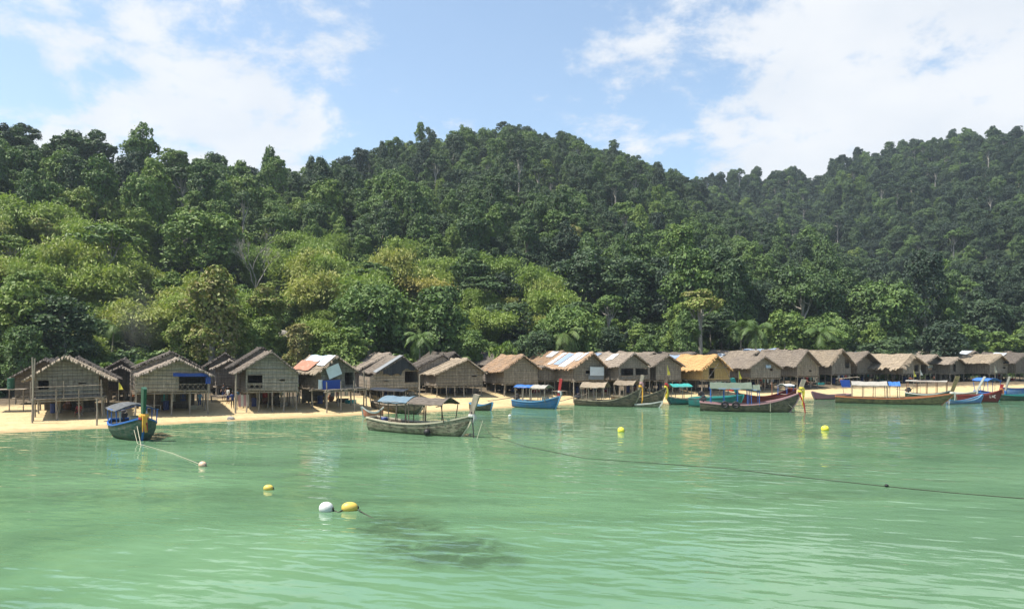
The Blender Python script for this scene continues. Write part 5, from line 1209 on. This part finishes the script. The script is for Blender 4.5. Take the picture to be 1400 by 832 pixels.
boat('violet blue boat beached at the far right behind the green cream boat', (1372, 106), (1425, 105), B=1.9, fb=.95, bow_h=1.4, stern_h=1.1, hull='h_lblue', gun='p_navy')

# ------------------------------------------------------------------ buoys and ropes on the water
def buoy(label, px, wl, dpx, mat, squash=1.0, axis='x', cap='rubber', group='floating buoys'):
    D = H * F / (wl - HOR); r = dpx / F * D / 2; c = P(px, D, z=r * .42 * squash); root = thing('buoy', label, 'buoy', c, rnd.uniform(-.3, .3), group)
    mb = MB(); n = 12; prof = [(r * squash * math.sin(PI * i / n) ** .8 + .004, -r * math.cos(PI * i / n)) for i in range(n + 1)]
    mb.lathe((0, 0, 0), prof, 20, axis); mb.build('float', M[mat], root, smooth=True)
    e = MB(); e.lathe((r * .93 if axis == 'x' else .05, 0, 0 if axis == 'x' else r * .85), [(r * .22, 0), (r * .20, r * .16), (r * .08, r * .22)], 10, axis); e.build('rope_eye', M[cap], root)
    return root
M['b_yellow'] = mat_paint('buoy_yellow', (.62, .45, .09), (.28, .25, .10), .5, .45, 5)
M['b_lemon'] = mat_paint('buoy_lemon', (.80, .72, .06), (.45, .42, .08), .25, .45, 5)
M['b_white'] = mat_paint('buoy_white', (.60, .62, .61), (.25, .28, .22), .55, .45, 5)
M['b_pink'] = mat_paint('buoy_pink', (.66, .42, .30), (.8, .75, .68), .5, .45, 5)
buoy('biggest yellow buoy, barrel-shaped, tied beside the white buoy in the foreground', 478, 697, 22, 'b_yellow', .72)
buoy('round white scuffed buoy left of the biggest yellow buoy', 446, 698, 19, 'b_white', .92)
buoy('small yellow oval buoy between the pinkish buoy and the white buoy', 367, 669, 13, 'b_yellow', .75)
buoy('pinkish white round buoy at the end of the green prow boat rope', 277, 637, 10, 'b_pink', .95)
buoy('small round lemon yellow buoy floating off the orange cloth boat', 849, 590, 9, 'b_lemon', 1)
buoy('small lemon yellow buoy floating off the prow of the green-roofed boat', 1128, 588, 10, 'b_lemon', .95)
buoy('tiny white buoy right of the grey canopied boat near the beach', 697, 569, 4, 'b_white', 1)
rope_line('float_rope', [P(456, 29.9, z=.03), P(462, 29.6, z=-.01), P(468, 29.8, z=.05)], .03, 'rope_dark', 'short dark rope joining the white and the biggest yellow buoy')
rope_line('float_rope', [P(489, 29.8, z=.08), P(500, 29.2, z=.02), P(514, 28.4, z=-.03)], .025, 'rope_dark', 'short dark rope trailing right from the biggest yellow buoy into the water')
pts = [(655, 54.5, 1.4), (672, 52.5, .4), (720, 49.5, .03), (800, 44.3, .01), (915, 42, .012), (1000, 40.3, .012), (1100, 37.6, .015), (1210, 35.2, .015), (1300, 33.6, .015), (1400, 32.3, .015), (1500, 31, .015)]
rope_line('long_rope', [P(a, b_, z=c_ + .006) for a, b_, c_ in pts], .018, 'rope_dark', 'long dark rope lying on the water from the bare prow boat to the right edge', n=6)
mb = MB(); q = P(1212, 35.1, z=.05); mb.lathe(q, [(.03, -.05), (.09, 0), (.09, .05), (.03, .09)], 8); tag(mb.build('rope_float', M['rubber'], smooth=True), 'small black float on the long dark rope', 'float')

# ------------------------------------------------------------------ people
def person(label, px, D, py_feet, facing=0.0, pose='stand', shirt='p_white', pants='p_navy', hat=None, s=1.0, arm=0.35):
    base = P(px, D, py_feet); zg = gz(base.x, base.y); root = thing('person', label, 'person', (base.x, base.y, max(zg, 0)), facing, 'people among the huts')
    hip = .92 if pose == 'stand' else .42
    V, E, Rd = [], [], []
    def add(p, r, par=None): V.append(Vector(p) * s); Rd.append(r * s); i = len(V) - 1; (E.append((par, i)) if par is not None else None); return i
    pel = add((0, 0, hip), .13); wst = add((0, .01, hip + .18), .115, pel); ch = add((0, 0, hip + .40), .15, wst); nk = add((0, .0, hip + .56), .055, ch); hd0 = add((0, -.01, hip + .64), .075, nk); hd = add((0, -.02, hip + .74), .10, hd0); add((0, -.01, hip + .82), .075, hd)
    add((0, -.115, hip + .715), .02, hd)      # nose
    for sg in (-1, 1):
        th = add((sg * .09, 0, hip - .06), .095, pel)
        if pose == 'stand': kn = add((sg * .11, -.03 + .03 * sg, hip * .52), .062, th); an = add((sg * .11, .03 * sg, .09), .04, kn); add((sg * .12, -.14 + .03 * sg, .035), .032, an)
        else: kn = add((sg * .16, -.42, hip + .02), .065, th); an = add((sg * .15, -.42, .09), .04, kn); add((sg * .15, -.56, .035), .032, an)
        sh = add((sg * .18, 0, hip + .47), .06, ch); el = add((sg * (.24 + .03 * arm), .02 - .1 * arm, hip + .22), .042, sh); wr = add((sg * (.22), -.05 - .45 * arm, hip + .02 + .2 * arm), .028, el); pm = add((sg * .22, -.08 - .55 * arm, hip - .05 + .2 * arm), .034, wr)
        for q in range(4):
            f1 = add((sg * .22 + (q - 1.5) * .022, -.11 - .55 * arm, hip - .11 + .2 * arm), .010, pm); add((sg * .22 + (q - 1.5) * .022, -.10 - .55 * arm, hip - .155 + .2 * arm + abs(q - 1.4) * .008), .008, f1)
        f1 = add((sg * .22 - sg * .05, -.11 - .55 * arm, hip - .06 + .2 * arm), .011, pm)
    me = bpy.data.meshes.new('body'); me.from_pydata([tuple(v) for v in V], E, []); o = bpy.data.objects.new('body', me); COL.objects.link(o)
    md = o.modifiers.new('skin', 'SKIN')
    if not me.skin_vertices:      # make the skin layer through bmesh
        import bmesh
        bm = bmesh.new(); bm.from_mesh(me); bm.verts.layers.skin.verify(); bm.to_mesh(me); bm.free()
    sv = me.skin_vertices[0].data
    for i, r in enumerate(Rd): sv[i].radius = (r, r)
    sv[0].use_root = True; ms = o.modifiers.new('sub', 'SUBSURF'); ms.levels = 1; ms.render_levels = 1
    dg = bpy.context.evaluated_depsgraph_get(); ev = o.evaluated_get(dg); m2 = bpy.data.meshes.new_from_object(ev); bpy.data.objects.remove(o)
    m2.name = 'body'; m2.materials.clear(); [m2.materials.append(M[x]) for x in ('skin', shirt, pants)]
    mi = []
    for p_ in m2.polygons:
        c = p_.center / s; ax_ = abs(c.x)
        if hip - .02 < c.z < hip + .54 and (ax_ < .235 or c.z > hip + .25) and not (ax_ > .19 and c.y < -.09): mi.append(1)
        elif c.z <= hip and ax_ < .195 and (c.z > hip * .35 if pose == 'stand' else c.y > -.40): mi.append(2)
        else: mi.append(0)
    m2.polygons.foreach_set('material_index', mi); m2.polygons.foreach_set('use_smooth', [True] * len(mi)); b = link('body', m2, root)
    hm = MB(); hz_ = (hip + .775) * s; mt = 'hair' if not hat else hat
    hm.lathe((0, .012 * s, hz_), [(.118 * s, -.05 * s), (.122 * s, 0), (.105 * s, .05 * s), (.06 * s, .085 * s), (.01, .098 * s)], 10)
    if hat: hm.lathe((0, -.03 * s, hz_), [(.19 * s, -.012 * s), (.19 * s, .008 * s)], 12)
    hm.build('hat' if hat else 'hair', M[mt], root, smooth=True)
    return root
# ------------------------------------------------------------------ people and belongings
def at_ground(px, D, dz=0.0):
    x = (px - 700) / F * D; return Vector((x, D, gz(x, D) + dz))
PE = [
 ('person in red top and white cap sitting on a log under the railed deck', 108, 66.5, R(10), 'sit', 'p_red', 'p_navy', 'p_white', 1.0),
 ('person in dark clothes standing by the corner post of the grey boarded hut', 318, 74.5, R(20), 'stand', 'p_navy', 'wood_dark', None, 1.0),
 ('person in white shirt standing left of the group by the corner post', 312, 77.5, R(-30), 'stand', 'p_white', 'p_navy', None, 1.0),
 ('person in light blue shirt at the middle of the group by the corner post', 325, 77, R(60), 'stand', 'p_skyblue', 'wood_dark', None, .95),
 ('person in magenta skirt standing beside the hanging striped cloth', 329, 75.5, R(-60), 'stand', 'wood_dark', 'p_pink', None, .95),
 ('person in black top standing farthest back in the group near the grey boarded hut', 306, 80, R(0), 'stand', 'engine', 'p_navy', None, 1.0),
 ('person in pale blue shirt bending near the shade beneath the blue valance hut', 273, 74, R(40), 'stand', 'p_skyblue', 'p_navy', None, .95),
 ('person in orange shirt standing under the rear part of the blue valance hut', 183, 74, R(0), 'stand', 'p_orange', 'wood_dark', None, 1.0),
 ('person in white top standing right of the grey boarded hut stilts', 408, 80, R(15), 'stand', 'p_white', 'p_navy', None, .95),
 ('person in red shirt standing beneath the white sheet hut', 813, 97, R(0), 'stand', 'p_red', 'p_navy', None, 1.0),
]
for (lb, px, D, fc, pose, sh, pa, hat, s) in PE:
    person(lb, px, D, HOR + (H - gz((px - 700) / F * D, D)) / D * F, fc, pose, sh, pa, hat, s)
def on_ground(name, label, cat, px, D, build, mat, group=None, dz=0.0, rz=None):
    q = at_ground(px, D, dz); mb = MB(); build(mb); o = mb.build(name, M[mat], smooth=False); o.location = q; o.rotation_euler = (0, 0, rz if rz is not None else rnd.uniform(0, 3)); return tag(o, label, cat, group)
def barrel(mb, r=.29, h=.88): mb.lathe((0, 0, 0), [(r * .96, 0), (r, .04), (r * .97, .3), (r * 1.03, .32), (r * .97, .34), (r * .97, .58), (r * 1.03, .60), (r * .97, .62), (r, h - .04), (r * .93, h)], 14)
def jar_(mb, s=1.0): mb.lathe((0, 0, 0), [(.18 * s, 0), (.36 * s, .22 * s), (.38 * s, .45 * s), (.24 * s, .66 * s), (.20 * s, .70 * s), (.25 * s, .76 * s)], 14)
def crate_(mb, a=.5, h=.35):
    for z in (0, h * .36, h * .72):
        for (x0, x1, y0, y1) in ((-a, a, -a * .7, -a * .7 + .03), (-a, a, a * .7 - .03, a * .7), (-a, -a + .03, -a * .7 + .03, a * .7 - .03), (a - .03, a, -a * .7 + .03, a * .7 - .03)): mb.box(x0, x1, y0, y1, z, z + h * .28)
    mb.box(-a + .03, a - .03, -a * .7 + .03, a * .7 - .03, 0, .03)
def logs_(mb, n=9, L=1.3):
    for i in range(n):
        r = rnd.uniform(.05, .09); y = (i % 4) * .17 - .25 + rnd.uniform(-.02, .02); z = .08 + (i // 4) * .15; mb.tube([(-L / 2 + rnd.uniform(-.1, .1), y, z), (L / 2 + rnd.uniform(-.1, .1), y + rnd.uniform(-.05, .05), z)], r, 6)
# things kept under and beside the huts
HN = [(95, 'railed hut'), (240, 'blue valance hut'), (365, 'grey boarded hut'), (455, 'sheet patched hut'), (540, 'black tarp hut'), (630, 'slotted-wall hut'), (712, 'rusty thatch hut'), (805, 'white sheet hut'), (868, 'open veranda hut'), (914, 'yellow flag hut'), (980, 'orange thatch hut'), (1046, 'blue-shirt gable hut'), (1104, 'checkered gable hut'), (1152, 'torn gable hut'), (1187, 'overhanging gable hut'), (1247, 'shaggy thatch hut'), (1280, 'open-fronted hut'), (1369, 'rounded roof hut')]
DD = {95: 66, 240: 70, 365: 74.5, 455: 78, 540: 86, 630: 91, 712: 94, 805: 95.5, 868: 96.5, 914: 99, 980: 100, 1046: 105, 1104: 110, 1152: 116, 1187: 121, 1247: 121, 1280: 126, 1369: 127}
g = random.Random(4)
for (px, nm) in HN:
    D = DD[px]; sc = F / D
    def off(dx, dy): return px + dx * sc, D + dy + dx * .45
    a, b_ = off(-1.2 + g.uniform(-.4, .4), 2.6); on_ground('drum', f"{g.choice(['blue','faded blue'])} plastic drum in the shade beneath the {nm}", 'drum', a, b_, barrel, 'p_navy', 'drums under the huts')
    a, b_ = off(.9 + g.uniform(-.3, .3), 3.2); on_ground('firewood_pile', f'stacked firewood in the shade beneath the {nm}', 'firewood', a, b_, logs_, 'wood_dark', 'firewood piles under the huts', rz=R(20))
    a, b_ = off(1.9, 2.0 + g.uniform(0, 1)); on_ground('crate', f'slatted crate standing under the right side of the {nm}', 'crate', a, b_, crate_, g.choice(['wood', 'p_teal', 'p_red', 'p_cream']), 'crates under the huts')
    a, b_ = off(-.2, 4.0); on_ground('water_jar', f'dark clay water jar far under the middle of the {nm}', 'jar', a, b_, jar_, 'wood_red', 'water jars under the huts')
    # cloth drying on a line beneath the floor
    a, b_ = off(.2, 3.6); mats = ['p_teal', 'p_red', 'p_white', 'p_navy', 'p_pink', 'p_cream', 'grey_tarp']; g.shuffle(mats)
    q = at_ground(a, b_); root = thing('clothes_line', f'line of drying clothes hung in the shade beneath the {nm}', 'clothes line', q, R(28), 'clothes lines under the huts')
    mb = MB(); mb.tube([(-1.7, 0, 1.45), (0, 0, 1.38), (1.7, 0, 1.45)], .015, 4); mb.build('line', M['rope'], root)
    for j in range(4):
        x = -1.35 + j * .8 + g.uniform(-.1, .1); w_ = g.uniform(.28, .5); h_ = g.uniform(.4, .8); mb = MB()
        for i in range(5): xa, xb = x + w_ * i / 5, x + w_ * (i + 1) / 5; ya, yb = .03 * math.sin(i * 2.0), .03 * math.sin((i + 1) * 2.0); mb.hexa([(xa, ya, 1.4 - h_), (xb, yb, 1.4 - h_ - .02), (xb, yb + .02, 1.4 - h_ - .02), (xa, ya + .02, 1.4 - h_), (xa, ya, 1.4), (xb, yb, 1.4), (xb, yb + .02, 1.4), (xa, ya + .02, 1.4)])
        mb.build('cloth', M[mats[j]], root)
def platform_(mb, w=1.8, d=1.2, h=.55):
    for i in range(7): mb.box(-w / 2, w / 2, -d / 2 + d * i / 7, -d / 2 + d * (i + .85) / 7, h, h + .04)
    for x in (-w / 2 + .1, w / 2 - .1):
        for y in (-d / 2 + .1, d / 2 - .1): mb.tube([(x, y, -.3), (x, y, h)], .05, 6)
for (px, D, t) in ((207, 71, 'low bamboo platform under the left part of the blue valance hut'), (300, 79, 'low sitting platform behind the people'), (432, 81, 'low platform between the grey boarded and the sheet patched hut'), (765, 95, 'low platform between the rusty thatch and white sheet huts')):
    on_ground('bamboo_platform', t, 'platform', px, D, platform_, 'wood', 'low bamboo platforms', rz=R(25))
# striped cloth by the people
q = at_ground(333, 74); root = thing('hanging_cloth', 'pink and white striped cloth hanging beside the people', 'cloth', q, R(25))
mb = MB(); mb.tube([(-.6, 0, -.2), (-.6, 0, 1.6)], .04, 6); mb.tube([(.6, 0, -.2), (.6, 0, 1.6)], .04, 6); mb.tube([(-.65, 0, 1.5), (.65, 0, 1.5)], .02, 5); mb.build('stand', M['wood'], root)
for i in range(4): mb = MB(); mb.box(-.5 + i * .25, -.26 + i * .25, -.02 + .01 * (i % 2), .01 + .01 * (i % 2), .35, 1.52); mb.build('cloth_stripe', M['p_pink' if i % 2 == 0 else 'p_white'], root)
# green barrel on the left deck
mb = MB(); barrel(mb, .30, 1.0); o = mb.build('green_drum', M['p_green']); o.location = P(15, 68, 531.5); tag(o, 'tall green drum on the ledge of the leftmost dark hut', 'drum')
mb = MB(); mb.box(-1.6, 1.2, -.6, .9, -.06, 0); [mb.tube([(x, -.5, -2.2), (x, -.5, -.06)], .05, 6) for x in (-1.4, 0, 1.1)]; o = mb.build('side_ledge', M['wood']); o.location = P(15, 68, 531.5); o.rotation_euler = (0, 0, R(20)); tag(o, 'small wooden ledge beside the leftmost dark hut', 'ledge')
# flags
def flag(label, px, D, top_py, foot_z, mat, h=1.3):
    top = P(px, D, top_py); zg = gz(top.x, top.y); root = thing('flag', label, 'flag', (top.x, top.y, zg), R(10), 'small flags on poles'); L = top.z - zg
    mb = MB(); mb.tube([(0, 0, -.2), (.02, 0, L * .5), (0, 0, L)], .025, 5); mb.build('pole', M['wood'], root)
    mb = MB()
    for i in range(5):
        t0, t1 = i / 5, (i + 1) / 5; w0, w1 = .06 + .34 * t0, .06 + .34 * t1; ya, yb = .04 * math.sin(i), .04 * math.sin(i + 1)
        z0, z1 = L - h * t0, L - h * t1; mb.hexa([(.02, ya, z1), (.02 + w1, yb, z1), (.02 + w1, yb + .015, z1), (.02, ya + .015, z1), (.02, ya, z0), (.02 + w0, ya, z0), (.02 + w0, ya + .015, z0), (.02, ya + .015, z0)])
    mb.build('flag_cloth', M[mat], root)
flag('yellow flag hanging limp in front of the narrow tattered gable hut', 912, 92, 499, 0, 'p_yellow', 1.2)
flag('yellow flag right of the orange thatched hut', 1010, 94, 507, 0, 'p_yellow', 1.0)
flag('pale yellow flag in front of the shaggy thatch hut', 1249, 104, 506, 0, 'p_yellow', .9)
flag('pale cream flag in front of the rounded roof hut', 1360, 108, 500, 0, 'p_cream', 1.0)
flag('white flag in front of the hut with open front', 1258, 105, 505, 0, 'p_white', .8)
flag('short yellow flag behind the boat with green prow', 162, 66, 523, 0, 'p_yellow', .6)
for (px, D, top, t) in ((1205, 138, 452, 'tall thin white mast rising behind the overhanging gable hut'), (1291, 141, 467, 'shorter thin white mast behind the open-fronted hut')):
    q = at_ground(px, D); L = H + (HOR - top) / F * D - q.z; mb = MB(); mb.tube([(0, 0, -.3), (.03, 0, L)], [.07, .04], 6); mb.tube([(-.4, 0, L * .9), (.4, 0, L * .9)], .025, 4); o = mb.build('mast', M['p_white']); o.location = q; tag(o, t, 'mast', 'white masts')
# poles standing in the sand
for i, (px, D, top, t) in enumerate(((44, 62.5, 488, 'long leaning pole rising past the roof at the left of the railed deck'), (132, 62.5, 545, 'mooring stake on the sand before the right of the railed deck'), (497, 79, 505, 'upright post between the sheet patched and black tarp huts'), (784, 89, 518, 'pale post at the water edge in front of the white sheet hut'), (573, 82, 511, 'tall corner post right of the black tarp hut'), (1055, 96, 522, 'reddish post behind the maroon boat with turquoise prow'))):
    q = at_ground(px, D); L = max(1.0, H + (HOR - top) / F * D - q.z); mb = MB(); mb.tube([(0, 0, -.4), (.06, .02, L * .5), (.03, 0, L)], [.075, .07, .06], 6); o = mb.build('wooden_pole', M['wood_red' if 'reddish' in t else 'wood']); o.location = q; tag(o, t, 'pole', 'poles standing in the sand')
def rock(label, px, D, py, r, seed, z=None):
    g_ = np.random.default_rng(seed); V = []; n, m_ = 9, 12; mb = MB()
    for i in range(n + 1):
        for j in range(m_):
            a, b_ = PI * i / n, 2 * PI * j / m_; d = np.array([math.sin(a) * math.cos(b_), math.sin(a) * math.sin(b_), math.cos(a) * .75]); f = r * (1 + .16 * math.sin(d[0] * 3 + seed) + .12 * math.cos(d[1] * 4 + seed) + .05 * g_.normal()); mb.v.append(tuple(d * f))
    for i in range(n):
        for j in range(m_): mb.f.append((i * m_ + j, i * m_ + (j + 1) % m_, (i + 1) * m_ + (j + 1) % m_, (i + 1) * m_ + j)); mb.m.append(0)
    o = mb.build('boulder', M['rock']); o.location = P(px, D, py) if z is None else at_ground(px, D, z); return tag(o, label, 'boulder', 'boulders')
M['rock'] = mat_weathered('grey_rock', (.16, .15, .13), (.36, .34, .31), scale=1.4, rough=.95)
rock('grey boulder showing above the bushes behind the grey boarded hut, larger of two', 402, 117, 468, 2.0, 1, z=.3); rock('grey boulder showing above the bushes behind the grey boarded hut, smaller of two', 389, 118, 470, 1.4, 2, z=.2)
rock('dark stone on the sand at the foot of the corner post by the people', 316, 68.5, 0, .35, 3, z=.02); rock('small dark stone at the waterline below the people', 331, 66.5, 0, .22, 4, z=0.0)
# driftwood and palm debris along the tide line
for i, (px, t_) in enumerate(((150, 3.0), (420, 2.5), (560, 2.2), (600, 3.0), (720, 2.6), (940, 2.2))):
    D = float(shore(px)) + t_; on_ground('driftwood', ['forked driftwood lying on the wet sand left of the green prow boat', 'thin driftwood on the sand below the sheet patched hut gap', 'short dark branch on the sand before the slotted-wall hut', 'crooked stick on the sand left of the bare prow post', 'driftwood log on the sand left of the blue hulled boat', 'branch on the sand before the yellow flag hut'][i], 'driftwood', px, D,
        lambda mb: (mb.tube([(-.5, 0, .03), (0, .08, .07), (.6, 0, .05)], [.03, .06, .02], 6), mb.tube([(0, .06, .06), (.3, .3, .12)], [.035, .015], 5)), 'wood_dark', 'driftwood on the sand')
# smoke rising from a cooking fire among the trees
def smoke():
    m = bpy.data.materials.new('smoke'); m.use_nodes = True; nt = m.node_tree; nt.nodes.clear(); out = nt.nodes.new('ShaderNodeOutputMaterial'); v = nt.nodes.new('ShaderNodeVolumePrincipled'); nt.links.new(v.outputs[0], out.inputs['Volume'])
    co = objco(nt); n = noise(nt, co, .35, 4, .6, .5); ln = nt.nodes.new('ShaderNodeVectorMath'); ln.operation = 'LENGTH'; nt.links.new(vscale(nt, co, (1 / 3.2, 1 / 3.2, 1 / 5.5)), ln.inputs[0])
    f = nmath(nt, 'SUBTRACT', 1.0, ln.outputs['Value'], True); d = nmath(nt, 'MULTIPLY', nmath(nt, 'MULTIPLY', f, nmath(nt, 'SUBTRACT', n, .38, True)), .10); nt.links.new(d, v.inputs['Density']); v.inputs['Color'].default_value = (1, 1, 1, 1)
    mb = MB(); mb.lathe((0, 0, 0), [(3.2 * math.sin(PI * i / 10) + .01, -5.5 * math.cos(PI * i / 10)) for i in range(11)], 14); o = mb.build('smoke', m); o.location = P(188, 92, 432); o['kind'] = 'stuff'
smoke()
